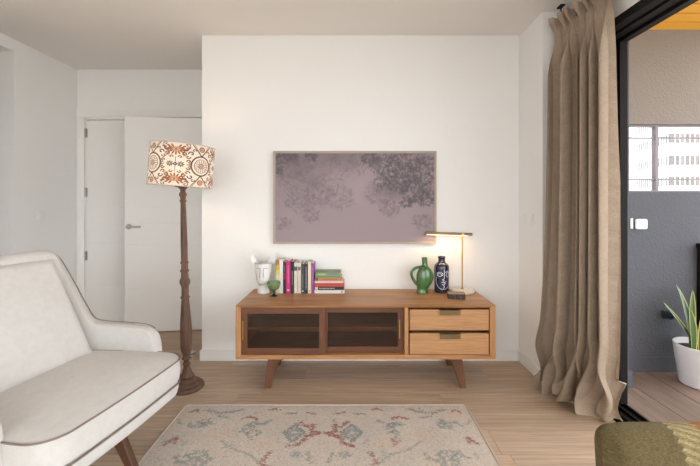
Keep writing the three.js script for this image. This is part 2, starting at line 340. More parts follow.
// ---------------------------------------------------------------- sideboard
const SB = { x: (365.5 - 352) * 2.405 / 370, d: 2.405, w: 1.69, top: 0.557, bot: 0.207, dep: 0.455 };
const TOPY = SB.top;
{
  const t = thing('sideboard', 'long oak sideboard with two glazed sliding doors and two drawers on splayed legs', 'sideboard', [SB.x, 0, -SB.d]);
  const W = SB.w / 2, H1 = SB.top, H0 = SB.bot, d = SB.dep, th = 0.03, bv = 0.016, tt = 0.018, tb = 0.022;
  const xi = W - th, y1 = H1 - tt, y0 = H0 + tb;
  // mitred shell, its front edges bevelled inwards
  mesh('top_panel', hexa([[-xi, y1, -bv], [xi, y1, -bv], [W, H1, 0], [-W, H1, 0], [-xi, y1, -d], [xi, y1, -d], [W, H1, -d], [-W, H1, -d]], 'x'), M.oak, t);
  mesh('bottom_panel', hexa([[-W, H0, 0], [W, H0, 0], [xi, y0, -bv], [-xi, y0, -bv], [-W, H0, -d], [W, H0, -d], [xi, y0, -d], [-xi, y0, -d]], 'x'), M.oak, t);
  mesh('side_panel', hexa([[-W, H0, 0], [-xi, y0, -bv], [-xi, y1, -bv], [-W, H1, 0], [-W, H0, -d], [-xi, y0, -d], [-xi, y1, -d], [-W, H1, -d]], 'y'), M.oak, t);
  mesh('side_panel', hexa([[xi, y0, -bv], [W, H0, 0], [W, H1, 0], [xi, y1, -bv], [xi, y0, -d], [W, H0, -d], [W, H1, -d], [xi, y1, -d]], 'y'), M.oak, t);
  const px = (x) => (x - 365.5) * 2.415 / 370;                 // photo column on the front -> local x
  const dv = px(406.8);
  mesh('divider', rbox(0.026, y1 - y0, d - 0.03, dv, (y0 + y1) / 2, -d / 2 - 0.003, 0.0015, 'y'), M.oak, t);
  mesh('back_panel', rbox(2 * xi, y1 - y0, 0.008, 0, (y0 + y1) / 2, -d + 0.006, 0.001), M.darkInside, t);
  const mid = (dv - 0.013 - xi) / 2, iw = dv - 0.013 + xi;
  mesh('shelf', rbox(iw - 0.004, 0.018, d - 0.1, mid, 0.382, -d / 2 - 0.03, 0.002), M.darkInside, t);
  mesh('lining', [ext(-xi + 0.001, dv - 0.014, y0, y0 + 0.002, 0.07, d - 0.012), ext(-xi + 0.001, dv - 0.014, y1 - 0.002, y1, 0.07, d - 0.012), ext(-xi + 0.001, -xi + 0.003, y0, y1, 0.07, d - 0.012)], M.darkInside, t);
  // sliding doors, the left one runs in front
  function door(x0, x1, z, hx) {
    const f = 0.04, yb = y0 + 0.002, yt = y1 - 0.002, h = yt - yb, c = (x0 + x1) / 2, w = x1 - x0, th2 = 0.02;
    const D = mesh('door', [rbox(f, h, th2, x0 + f / 2, (yb + yt) / 2, z, 0.002, 'y'), rbox(f, h, th2, x1 - f / 2, (yb + yt) / 2, z, 0.002, 'y'),
      rbox(w - 2 * f, f, th2, c, yt - f / 2, z, 0.002), rbox(w - 2 * f, f, th2, c, yb + f / 2, z, 0.002)], M.walnut, t, 'walnut framed sliding door with smoked glass');
    const g = new THREE.BoxGeometry(w - 2 * f + 0.008, h - 2 * f + 0.008, 0.004); g.translate(c, (yb + yt) / 2, z - 0.002); mesh('pane', g, M.smoke, D, 'smoked glass pane');
    mesh('handle', rbox(0.008, 0.125, 0.01, hx, (yb + yt) / 2 + 0.005, z + 0.013, 0.003), M.brass, D, 'slim vertical brass handle');
  }
  door(-xi + 0.001, px(325.2), -0.03, px(242.5));
  door(px(321), dv - 0.0145, -0.056, px(400.3));
  // drawers
  const dx0 = dv + 0.0145, dx1 = xi - 0.0015, dw = dx1 - dx0 - 0.012, dc = (dx0 + dx1) / 2;
  const rows = [[y1 - 0.014 - 0.134, y1 - 0.014], [y0 + 0.003, y0 + 0.003 + 0.138]];
  for (const [a, b] of rows) {
    const D = mesh('drawer', [rbox(dw, b - a, 0.02, dc, (a + b) / 2, -0.026, 0.002), rbox(dw - 0.03, b - a - 0.03, 0.36, dc, (a + b) / 2, -0.22, 0.001)], M.oakLight, t, 'pale oak drawer front');
    const pc = px(450) - 0.0;
    mesh('pull', [rbox(0.132, 0.003, 0.03, pc, b - 0.001, -0.012, 0.001), rbox(0.132, 0.03, 0.003, pc, b - 0.016, 0.002, 0.0012)], M.darkBrass, D, 'folded brass edge pull');
  }
  mesh('drawer_rail', rbox(dx1 - dx0, 0.012, 0.03, dc, (rows[0][0] + rows[1][1]) / 2, -0.07, 0.001), M.darkInside, t);
  // splayed tapering legs, each with a curved shoulder running into the rail under the case
  const leg = (s, zt, zb, xt, xb) => {
    const n = 22, shape = [];
    // outline in x-y (s = -1 left, 1 right): outer side straight, inner side curving into a foot rail
    const outer = [[xt + 0.036, H0], [xb + 0.014, 0]], inner = [[xb - 0.018, 0], [xt - 0.032 + 0.012, H0 - 0.06], [xt - 0.05, H0 - 0.028], [xt - 0.11, H0 - 0.014], [xt - 0.2, H0 - 0.01], [xt - 0.2, H0]];
    const sh = new THREE.Shape(); sh.moveTo(s * outer[0][0], outer[0][1]); sh.lineTo(s * outer[1][0], outer[1][1]); sh.lineTo(s * inner[0][0], inner[0][1]);
    sh.lineTo(s * inner[1][0], inner[1][1]); sh.bezierCurveTo(s * (inner[1][0] - 0.004), inner[1][1] + 0.02, s * inner[2][0], inner[2][1] + 0.006, s * inner[3][0], inner[3][1]);
    sh.lineTo(s * inner[4][0], inner[4][1]); sh.lineTo(s * inner[5][0], inner[5][1]); sh.closePath();
    const g = new THREE.ExtrudeGeometry(sh, { depth: 0.03, bevelEnabled: true, bevelSize: 0.003, bevelThickness: 0.003, bevelSegments: 2, curveSegments: 10 });
    g.translate(0, 0.003, -0.015); const p = g.attributes.position;
    for (let i = 0; i < p.count; i++) { const y = p.getY(i), k = clamp(1 - y / H0); p.setZ(i, p.getZ(i) * lerp(1.25, 0.8, k) + lerp(zt, zb, k)); p.setY(i, Math.min(y, H0)); }
    g.computeVertexNormals(); mesh('leg', uvBox(g, 'y'), M.walnut, t);
  };
  for (const s of [-1, 1]) { leg(s, -0.075, -0.05, 0.605, 0.65); leg(s, -0.36, -0.39, 0.605, 0.65); mesh('leg_rail', rbox(0.03, 0.02, 0.25, s * 0.56, H0 - 0.01, -0.2175, 0.002, 'z'), M.walnut, t); }
}

// ---------------------------------------------------------------- framed picture
{
  const D0 = 2.872, sc = 370 / 2.86, x0 = (273.7 - 352) / sc, x1 = (436 - 352) / sc, y1 = 1.23 + (202 - 151.3) / sc, y0 = 1.23 + (202 - 243.6) / sc;
  const w = x1 - x0, h = y1 - y0, f = 0.017;
  const t = thing('framed_picture', 'wide framed mauve print of shadowy leaves on the white wall', 'picture', [(x0 + x1) / 2, (y0 + y1) / 2, -D0]);
  const fm = std({ map: woodTex([178, 162, 148], 0.12, 500, 0, [0.6, 0.2]), roughness: 0.5 });
  const z = 0.016;
  mesh('frame', [rbox(f, h, 0.032, -w / 2 + f / 2, 0, z, 0.0015, 'y'), rbox(f, h, 0.032, w / 2 - f / 2, 0, z, 0.0015, 'y'), rbox(w - 2 * f, f, 0.032, 0, h / 2 - f / 2, z, 0.0015), rbox(w - 2 * f, f, 0.032, 0, -h / 2 + f / 2, z, 0.0015)], fm, t, 'thin pale wood frame');
  const tex = canvasTex(1280, 720, (g, W, H) => {
    seed = 91;
    const gr = g.createLinearGradient(0, 0, W * 0.25, H); gr.addColorStop(0, '#86777a'); gr.addColorStop(0.5, '#99898d'); gr.addColorStop(1, '#9c8b90'); g.fillStyle = gr; g.fillRect(0, 0, W, H);
    // pale clearing in the middle, printed
    for (let i = 0; i < 60; i++) { const x = W * (0.5 + rr(-0.16, 0.26)), y = H * rr(0.2, 0.62), r = rr(30, 110), q = g.createRadialGradient(x, y, 0, x, y, r); q.addColorStop(0, 'rgba(186,166,172,0.06)'); q.addColorStop(1, 'rgba(196,178,182,0)'); g.fillStyle = q; g.fillRect(x - r, y - r, 2 * r, 2 * r); }
    const leaf = (x, y, s, a, c) => { g.save(); g.translate(x, y); g.rotate(a); g.fillStyle = c; g.beginPath(); g.moveTo(-s, 0); g.quadraticCurveTo(-s * 0.2, -s * 0.55, s, 0); g.quadraticCurveTo(-s * 0.2, s * 0.55, -s, 0); g.fill(); g.restore(); };
    const spray = (x, y, n, sp, s, al, col) => { for (let i = 0; i < n; i++) { const a = rr(0, 6.28), r = sp * Math.sqrt(rnd()); leaf(x + Math.cos(a) * r * 1.3, y + Math.sin(a) * r, s * rr(0.6, 1.25), rr(0, 6.28), `rgba(${col},${al * rr(0.5, 1)})`); } };
    // soft far foliage
    for (const [x, y, n, sp] of [[0.1, 0.3, 60, 80], [0.16, 0.55, 70, 90], [0.22, 0.7, 34, 50], [0.28, 0.45, 60, 90], [0.4, 0.5, 60, 90], [0.13, 0.15, 60, 90], [0.35, 0.2, 60, 120], [0.66, 0.45, 70, 90], [0.72, 0.62, 50, 60], [0.92, 0.78, 40, 60], [0.05, 0.8, 26, 50], [0.55, 0.1, 50, 90]]) spray(x * W, y * H, n * 1.7, sp * 1.1, 30, 0.2, '110,95,102');
    const haze = (x, y, r, al) => { const q = g.createRadialGradient(x, y, 0, x, y, r); q.addColorStop(0, `rgba(78,68,76,${al})`); q.addColorStop(1, 'rgba(78,68,76,0)'); g.fillStyle = q; g.fillRect(x - r, y - r, 2 * r, 2 * r); };
    for (let i = 0; i < 70; i++) haze(W * rr(0.62, 1.02), H * rr(-0.05, 0.5), rr(40, 130), 0.08);
    for (let i = 0; i < 40; i++) haze(W * rr(-0.02, 0.6), H * rr(-0.05, 0.16), rr(40, 120), 0.1);
    for (let i = 0; i < 40; i++) haze(W * rr(0.02, 0.42), H * rr(0.15, 0.6), rr(40, 110), 0.06);
    for (const [x, y, n, sp] of [[0.6, 0.06, 60, 60], [0.7, 0.14, 100, 100], [0.82, 0.12, 140, 120], [0.93, 0.2, 140, 120], [0.88, 0.42, 110, 100], [0.78, 0.34, 80, 80], [0.94, 0.5, 70, 70], [0.83, 0.55, 34, 44], [0.03, 0.08, 50, 60], [0.1, 0.03, 40, 50], [0.02, 0.2, 20, 30], [0.22, 0.03, 34, 40], [0.68, 0.3, 40, 60]]) spray(x * W, y * H, n * 1.2, sp, 25, 0.5, '84,77,81');
    for (let i = 0; i < 26000; i++) { g.fillStyle = `rgba(${rnd() > 0.5 ? '230,215,220' : '60,50,60'},0.05)`; g.fillRect(rnd() * W, rnd() * H, 2, 2); }
  });
  const pg = new THREE.PlaneGeometry(w - 2 * f, h - 2 * f); pg.translate(0, 0, 0.0262);
  mesh('backing', rbox(w - 2 * f, h - 2 * f, 0.02, 0, 0, 0.014, 0.001), std({ color: rgb(120, 104, 110), roughness: 0.8 }), t);
  mesh('print', pg, std({ map: tex, roughness: 0.55 }), t, 'matte mauve print of leaves');
}

// ---------------------------------------------------------------- things on the sideboard
const onTop = (px, D, dx = 0) => [(px - 352) * D / 370 + dx, TOPY, -D];
// white ceramic head
{
  const t = thing('head_vase', 'white ceramic head vase with two tall pointed ears beside the books', 'vase', onTop(263.6, 2.75));
  const m = phy({ color: rgb(232, 231, 230), roughness: 0.28, clearcoat: 0.5, clearcoatRoughness: 0.2 });
  // rings: y, half width, half depth, forward shift
  const R = [[0, 0.044, 0.04, 0], [0.012, 0.045, 0.041, 0], [0.03, 0.037, 0.036, 0], [0.06, 0.036, 0.036, 0.002], [0.075, 0.039, 0.042, 0.01], [0.085, 0.044, 0.05, 0.014], [0.11, 0.05, 0.052, 0.012], [0.15, 0.056, 0.053, 0.008], [0.185, 0.058, 0.054, 0.004], [0.215, 0.063, 0.058, 0], [0.222, 0.064, 0.059, 0]];
  const at = (v) => { const k = v * (R.length - 1), i = Math.min(R.length - 2, Math.floor(k)), f = k - i; return R[i].map((q, n) => lerp(q, R[i + 1][n], f)); };
  const body = surf((u, v) => { const a = -u * 6.2832, [y, w, d, s] = at(v); return [Math.sin(a) * w, y, Math.cos(a) * d + s]; }, 48, 44, { closedU: true });
  const inner = surf((u, v) => { const a = u * 6.2832, r = 0.94 - 0.02 * v; return [Math.sin(a) * 0.064 * r, 0.222 - v * 0.08, Math.cos(a) * 0.059 * r]; }, 48, 4, { closedU: true });
  const rim = surf((u, v) => { const a = -u * 6.2832, r = 1 - v * 0.06; return [Math.sin(a) * 0.064 * r, 0.222, Math.cos(a) * 0.059 * r]; }, 48, 1, { closedU: true });
  const floorIn = new THREE.CircleGeometry(0.055, 32).rotateX(-Math.PI / 2).translate(0, 0.143, 0);
  mesh('head', [body, inner, rim, floorIn], m, t);
  // nose: long wedge from brow to tip
  const nose = surf((u, v) => { const a = (u - 0.5) * Math.PI, y = lerp(0.195, 0.098, v), w = lerp(0.008, 0.017, v * v), p = lerp(0.004, 0.03, Math.pow(v, 1.2)) * (v > 0.93 ? (1 - v) / 0.07 : 1); const b = 0.056 + 0.006 * v; return [Math.sin(a) * w, y, b + Math.cos(a) * p]; }, 14, 20);
  mesh('nose', nose, m, t);
  const line = std({ color: rgb(62, 58, 58), roughness: 0.5 });
  mesh('rim_line', new THREE.TorusGeometry(0.0625, 0.0016, 6, 48).rotateX(Math.PI / 2).scale(1, 1, 0.92).translate(0, 0.222, 0), line, t, 'dark glazed line around the rim');
  mesh('mouth', tube([[-0.016, 0.083, 0.0615], [0, 0.085, 0.0655], [0.016, 0.083, 0.0615]], 0.0028, 12, 6), m, t);
  for (const s of [-1, 1]) mesh('brow_line', tube([[s * 0.04, 0.184, 0.0435], [s * 0.026, 0.191, 0.0535], [s * 0.0125, 0.186, 0.0585], [s * 0.0125, 0.16, 0.061], [s * 0.0165, 0.122, 0.0625]], 0.0013, 20, 6), line, t, 'thin dark brow line');
  // ears: hollowed leaf shapes, thick at the base
  for (const s of [-1, 1]) {
    const ear = (off) => (u, v) => {
      const y = lerp(0.2, 0.305, v), w = 0.03 * Math.sin(Math.PI * Math.pow(lerp(0.16, 1, v), 0.8)) + 0.0004, cx = s * lerp(0.05, 0.084, Math.pow(v, 1.2)) + (s < 0 ? 0.0 : 0.006 * v);
      const a = (u - 0.5) * 2; return [cx + a * w, y + a * s * 0.008, (off ? -0.006 : 0.004) - 0.012 * (1 - a * a) * (off ? 1.25 : 1) * (1 - v * 0.6)];
    };
    const f = surf(ear(0), 12, 18), b = surf(ear(1), 12, 18), idx = b.index.array; for (let i = 0; i < idx.length; i += 3) { const q = idx[i]; idx[i] = idx[i + 1]; idx[i + 1] = q; } b.computeVertexNormals();
    const edge = (u0) => surf((u, v) => { const p = ear(0)(u0, v), q = ear(1)(u0, v); return p.map((c, i) => lerp(c, q[i], u)); }, 1, 18);
    mesh('ear', [f, b, edge(0), edge(1)], m, t);
  }
}
// green glass goblet with a candle
{
  const t = thing('glass_goblet', 'small green glass goblet with pale candle wax on a dark foot', 'goblet', onTop(273.7, 2.655));
  const gg = phy({ color: rgb(205, 224, 198), transmission: 0.9, thickness: 0, roughness: 0.06, ior: 1.5 });
  mesh('bowl', lathe([[0.002, 0.038], [0.02, 0.041], [0.034, 0.05], [0.043, 0.064], [0.047, 0.082], [0.046, 0.102], [0.0445, 0.103], [0.0445, 0.083], [0.04, 0.066], [0.032, 0.053], [0.018, 0.045], [0.001, 0.044]], 40), gg, t);
  mesh('wax', lathe([[0.001, 0.0455], [0.0175, 0.0465], [0.031, 0.0545], [0.0385, 0.067], [0.042, 0.079], [0.001, 0.08]], 32), std({ color: rgb(206, 208, 186), roughness: 0.6 }), t, 'pale candle wax');
  mesh('foot', lathe([[0.001, 0], [0.032, 0], [0.033, 0.004], [0.014, 0.01], [0.007, 0.02], [0.007, 0.03], [0.012, 0.037], [0.001, 0.0375]], 36), phy({ color: rgb(38, 46, 38), roughness: 0.1, clearcoat: 1 }), t, 'dark stem and foot');
  mesh('wick', cyl(0.001, 0.001, 0.014, 0, 0.079, 0, 6), std({ color: rgb(40, 36, 34) }), t);
}
// books: pages block with a cover wrapped round three sides; spine towards the camera (+z)
const pages = std({ color: rgb(232, 226, 212), roughness: 0.9 });
function spineTex(c, marks, vertical) {
  return canvasTex(64, 512, (g, W, H) => {
    g.fillStyle = c; g.fillRect(0, 0, W, H);
    for (const [y0, y1, x0, x1, col, dash] of marks) {
      g.fillStyle = col;
      if (!dash) g.fillRect(x0 * W, y0 * H, (x1 - x0) * W, (y1 - y0) * H);
      else for (let y = y0; y < y1; y += dash) { g.fillRect(x0 * W, y * H, (x1 - x0) * W, dash * 0.6 * H); }
    }
  });
}
function book(name, label, group, w, h, d, color, marks, place) {
  const t = thing(name, label, 'book', place.pos, place.turn ?? 0, group), c = std({ color, roughness: 0.5 }), ct = 0.002;
  const flat = place.flat;                                     // lying: thickness up, spine to the camera
  const put = (g) => { if (flat) g.rotateZ(Math.PI / 2).translate(0, w / 2, 0); else g.translate(0, h / 2, 0); return g; };
  mesh('pages', put(rbox(w - 2 * ct, h - 0.006, d - 0.006, 0, 0, -0.001, 0.0005)), pages, t);
  mesh('cover', put(mergeGeometries([rbox(ct, h, d, -w / 2 + ct / 2, 0, 0, 0.0008), rbox(ct, h, d, w / 2 - ct / 2, 0, 0, 0.0008), rbox(w, h, ct, 0, 0, d / 2 - ct / 2, 0.0008)])), c, t);
  const sp = new THREE.PlaneGeometry(w * 0.96, h * 0.995); sp.translate(0, 0, d / 2 + 0.0004);
  mesh('spine', put(sp), std({ map: spineTex('#' + color.getHexString(), marks), roughness: 0.5 }), t);
  return t;
}
{
  // [x0, x1 in photo columns, top row, colour, marks, label]
  const U = [
    [276.0, 279.2, 260.2, [216, 214, 176], [[0, 0.14, 0, 1, '#a8742c'], [0.14, 0.3, 0, 1, '#c9a23a'], [0.3, 0.45, 0, 1, '#dccb6a'], [0.6, 0.8, 0.35, 0.65, '#8a9468', 0.03]], 'upright book with a yellow and amber topped spine, next to the head'],
    [279.3, 283.0, 259.6, [232, 230, 226], [[0.1, 0.6, 0.4, 0.6, '#c8c4bc', 0.03]], 'plain white upright book next to the amber topped one'],
    [283.1, 286.0, 262.0, [42, 38, 42], [[0.35, 0.55, 0.1, 0.9, '#8d2430'], [0.1, 0.3, 0.4, 0.65, '#9a8f88', 0.03]], 'black upright book with a dark red band'],
    [286.1, 290.4, 261.0, [206, 42, 128], [[0.14, 0.7, 0.36, 0.64, '#e06aa6', 0.035], [0.88, 0.92, 0.2, 0.8, '#ecc0d6']], 'bright magenta upright book'],
    [290.6, 294.0, 261.6, [36, 34, 36], [[0.3, 0.75, 0.4, 0.62, '#a8a29c', 0.03]], 'black upright book between magenta and cream books'],
    [294.1, 297.3, 262.8, [222, 212, 198], [[0.12, 0.26, 0, 1, '#4e5656'], [0.4, 0.8, 0.42, 0.6, '#b0a290', 0.03]], 'cream upright book with a dark band, beside the black book'],
    [297.4, 301.0, 263.0, [214, 206, 194], [[0.12, 0.24, 0.1, 0.9, '#6c6f6a'], [0.4, 0.85, 0.42, 0.6, '#a4988a', 0.03]], 'cream upright book beside the dark grey one'],
    [301.2, 304.2, 264.0, [66, 66, 72], [[0.35, 0.8, 0.4, 0.62, '#9c9a9a', 0.035], [0.9, 0.95, 0.2, 0.8, '#b4b0aa']], 'dark grey upright book in the row'],
    [304.3, 307.8, 263.6, [38, 42, 54], [[0.12, 0.85, 0.4, 0.62, '#b8bcc4', 0.045]], 'navy black upright book in the row'],
    [307.9, 311.0, 261.8, [230, 218, 190], [[0.9, 0.95, 0.4, 0.6, '#7a6a58']], 'plain ivory upright book beside the purple one'],
    [311.1, 313.9, 263.4, [150, 74, 152], [[0.15, 0.7, 0.4, 0.6, '#c79ac8', 0.035]], 'purple upright book at the end of the row'],
  ];
  const D = 2.725, sc = 370 / D;
  U.forEach(([a, b, top, c, marks, label]) => {
    const h = 1.23 + (202 - top) / sc - TOPY, w = (b - a) / sc - 0.0008, d = rr(0.118, 0.13);
    book('upright_book', label, 'upright books on the sideboard', w, h, d, rgb(...c), marks, { pos: [((a + b) / 2 - 352) / sc, TOPY, -D - d / 2] });
  });
  // flat stack
  const S = [
    [0.0245, 0.222, 0.16, [226, 222, 216], [[0.88, 0.94, 0.2, 0.8, '#9a8a80']], 'white book lying at the bottom of the flat stack'],
    [0.0255, 0.217, 0.155, [34, 32, 34], [[0.16, 0.7, 0.35, 0.65, '#cfcac4', 0.045], [0.02, 0.12, 0.1, 0.9, '#d8d4d0']], 'black book with pale lettering in the flat stack'],
    [0.026, 0.219, 0.15, [200, 78, 62], [[0.35, 0.85, 0.35, 0.6, '#8c3a34', 0.06]], 'red book in the middle of the flat stack'],
    [0.015, 0.214, 0.15, [226, 206, 200], [[0.2, 0.6, 0.4, 0.6, '#c09a90', 0.04]], 'thin pale pink book on top of the red one'],
    [0.025, 0.193, 0.14, [188, 128, 92], [[0.02, 0.1, 0, 1, '#5a4a48'], [0.3, 0.8, 0.35, 0.65, '#8a5a44', 0.06]], 'brown orange book under the green one'],
    [0.036, 0.186, 0.135, [128, 152, 108], [[0, 1, 0, 0.3, '#6f8a54'], [0.5, 0.9, 0.55, 0.9, '#76868a'], [0.1, 0.4, 0.5, 0.8, '#a6bc8e']], 'green patterned book on top of the flat stack'],
  ];
  let y = TOPY; const x0 = (314.2 - 352) / sc + 0.0005;
  S.forEach(([th, L, d, c, marks, label], i) => {
    const off = i >= 4 ? 0.008 : 0.001;
    book('stacked_book', label, 'books lying flat on the sideboard', th, L, d, rgb(...c), marks, { pos: [x0 + off + L / 2, y, -D + 0.002 - d / 2], flat: true });
    y += th + 0.0002;
  });
}
// green jug with a loop handle
{
  const t = thing('green_jug', 'green glazed ceramic jug with a loop handle', 'jug', onTop(422, 2.735));
  const tex = dataTex(256, 256, (u, v) => { const n = fbm(u, v, 600, 8, 8, 4), k = 0.72 + 0.56 * n; return [62 * k, 106 * k, 54 * k]; }, true, [1, 1]);
  const m = phy({ map: tex, roughness: 0.22, clearcoat: 0.8, clearcoatRoughness: 0.1 });
  const R = [[0, 0.04, 0.036, 0.0], [0.006, 0.042, 0.037, 0], [0.03, 0.041, 0.034, 0.002], [0.045, 0.045, 0.036, 0.006], [0.075, 0.056, 0.04, 0.014], [0.11, 0.062, 0.042, 0.02], [0.145, 0.059, 0.04, 0.021], [0.175, 0.045, 0.034, 0.02], [0.195, 0.029, 0.027, 0.02], [0.21, 0.0215, 0.022, 0.02], [0.25, 0.0205, 0.0205, 0.019], [0.262, 0.0205, 0.0205, 0.019], [0.264, 0.018, 0.018, 0.019], [0.24, 0.015, 0.015, 0.019]];
  const cur = new THREE.CatmullRomCurve3(R.map((r) => V(r[1], r[0], r[3])), false, 'centripetal'), cur2 = new THREE.CatmullRomCurve3(R.map((r) => V(r[2], r[0], r[3])), false, 'centripetal');
  mesh('body', surf((u, v) => { const a = -u * 6.2832, p = cur.getPoint(v), q = cur2.getPoint(v); return [Math.sin(a) * p.x + p.z, p.y, Math.cos(a) * q.x]; }, 44, 70, { closedU: true }), m, t);
  mesh('base', new THREE.CircleGeometry(0.04, 32).rotateX(Math.PI / 2).scale(1, 1, 0.9), m, t);
  mesh('handle', tube([[0.002, 0.195, 0], [-0.02, 0.192, 0], [-0.058, 0.178, 0], [-0.078, 0.152, 0], [-0.074, 0.122, 0], [-0.056, 0.088, 0], [-0.036, 0.062, 0]], 0.0105, 40, 12), m, t);
}
// navy bottle vase with a line-drawn face
{
  const t = thing('navy_bottle', 'navy blue bottle vase with a white line-drawn face', 'vase', onTop(441.6, 2.775));
  const R = 0.0545;
  const tex = canvasTex(1024, 1024, (g, W, H) => {
    g.fillStyle = '#1d2340'; g.fillRect(0, 0, W, H);
    // u = 0.5 faces the camera (see rotation below); body face spans u 0.32..0.68
    g.strokeStyle = '#dfe2ea'; g.lineCap = 'round'; g.lineJoin = 'round'; g.lineWidth = 15;
    const X = (x) => W * (0.5 + x * 0.19), Y = (y) => H * (0.62 - y * 0.28);   // x, y in -1..1 over the face
    const path = (p) => { g.beginPath(); p.forEach(([x, y], i) => (i ? g.lineTo(X(x), Y(y)) : g.moveTo(X(x), Y(y)))); g.stroke(); };
    const arc = (cx, cy, rx, ry, a0, a1) => { const p = []; for (let i = 0; i <= 40; i++) { const a = lerp(a0, a1, i / 40); p.push([cx + rx * Math.cos(a), cy + ry * Math.sin(a)]); } path(p); };
    arc(0, -0.1, 0.86, 0.86, Math.PI * 0.86, Math.PI * 2.02);             // jaw
    arc(-0.4, 0.52, 0.36, 0.2, Math.PI, 0); arc(-0.4, 0.46, 0.24, 0.14, 0, 6.283); path([[-0.78, 0.42], [-0.4, 0.3], [-0.06, 0.44]]);   // eye on the left
    path([[0.1, 0.98], [0.12, 0.5], [0.1, 0.1], [-0.1, 0.02], [-0.04, -0.06], [0.12, -0.06]]);     // brow and nose
    arc(0.55, 0.46, 0.2, 0.22, 0, 6.283); path([[0.2, 0.7], [0.5, 0.84], [0.84, 0.62]]);
    path([[-0.2, -0.26], [0.0, -0.2], [0.12, -0.26], [0.34, -0.2]]); path([[-0.14, -0.44], [0.06, -0.52], [0.24, -0.4]]); path([[0.0, -0.3], [0.2, -0.34]]); path([[0.02, -0.56], [0.12, -0.72], [0.02, -0.84]]);
  });
  const m = phy({ map: tex, roughness: 0.25, clearcoat: 0.7, clearcoatRoughness: 0.12 });
  const prof = profile([[0.001, 0], [0.046, 0], [0.0535, 0.004], [R, 0.02], [R, 0.1], [R, 0.185], [0.0515, 0.2], [0.04, 0.213], [0.029, 0.222], [0.0255, 0.232], [0.0255, 0.248], [0.0285, 0.256], [0.029, 0.263], [0.024, 0.266], [0.021, 0.262], [0.019, 0.235]], 90);
  const g = lathe(prof, 64), uv = g.attributes.uv, p = g.attributes.position;
  for (let i = 0; i < uv.count; i++) uv.setY(i, p.getY(i) / 0.266);
  g.rotateY(Math.PI);   // lathe u = 0 starts at +z; turn u = 0.5 to the camera
  mesh('body', g, m, t);
}
// brass table lamp with a bar head and a marble foot
{
  const t = thing('table_lamp', 'slim brass table lamp with a horizontal light bar and marble foot', 'lamp', onTop(462.3, 2.765));
  const marble = std({ map: dataTex(256, 256, (u, v) => { const n = fbm(u, v, 700, 4, 4, 5), k = Math.abs(Math.sin((u * 2 + n * 3) * 6.283)), q = 222 - 26 * Math.pow(1 - k, 3) + (n - 0.5) * 22; return [q, q - 4, q - 10]; }), roughness: 0.3 });
  mesh('foot', lathe([[0.001, 0], [0.084, 0], [0.088, 0.004], [0.088, 0.018], [0.085, 0.022], [0.001, 0.022]], 56), marble, t, 'white marble disc foot');
  const h = 0.43;
  mesh('pole', [cyl(0.005, 0.005, h - 0.022, 0, 0.022, 0, 16), cyl(0.009, 0.009, 0.012, 0, 0.022, 0, 20)], M.brass, t);
  const hang = 0.028;
  const head = mesh('light_bar', [rbox(0.35, 0.021, 0.024, -0.1, 0.001, 0, 0.006)].map((q) => q.rotateZ(-hang).translate(0, h + 0.002, 0)), M.darkBrass, t, 'brass light bar');
  mesh('pivot', new THREE.CylinderGeometry(0.011, 0.011, 0.026, 20).rotateX(Math.PI / 2).translate(0, h + 0.002, 0.004), M.brass, t);
  mesh('diffuser', rbox(0.3, 0.002, 0.014, -0.115, -0.0098, 0, 0.0008).rotateZ(-hang).translate(0, h + 0.002, 0), std({ color: 0xffffff, emissive: new THREE.Color(1, 0.72, 0.42), emissiveIntensity: 1.6, roughness: 0.6 }), t, 'glowing strip under the bar');
  const L = new THREE.RectAreaLight(new THREE.Color(1, 0.66, 0.34), 9, 0.3, 0.014);
  L.position.set(-0.115, h - 0.012, 0); L.rotation.set(-Math.PI / 2, 0, 0); L.castShadow = true; t.add(L);
}
// small patterned box
{
  const t = thing('match_box', 'small flat box with a dark patterned edge in front of the lamp', 'box', onTop(456, 2.6), -0.12);
  const side = canvasTex(256, 64, (g, W, H) => { g.fillStyle = '#2a2422'; g.fillRect(0, 0, W, H); seed = 33; for (let i = 0; i < 46; i++) { g.fillStyle = ['#8a7c6e', '#5a4c44', '#b4a696', '#3e3430'][i % 4]; g.beginPath(); g.arc(rnd() * W, rnd() * H, rr(2, 7), 0, 7); g.fill(); } });
  side.repeat.set(1 / 0.12, 1 / 0.032); mesh('body', rbox(0.118, 0.032, 0.072, 0, 0.016, 0, 0.003), std({ map: side, roughness: 0.5 }), t);
  mesh('lid', rbox(0.12, 0.004, 0.074, 0, 0.0345, 0, 0.0015), std({ map: woodTex([150, 124, 100], 0.3, 720, 0, [0.3, 0.1]), roughness: 0.5 }), t, 'taupe lid');
}

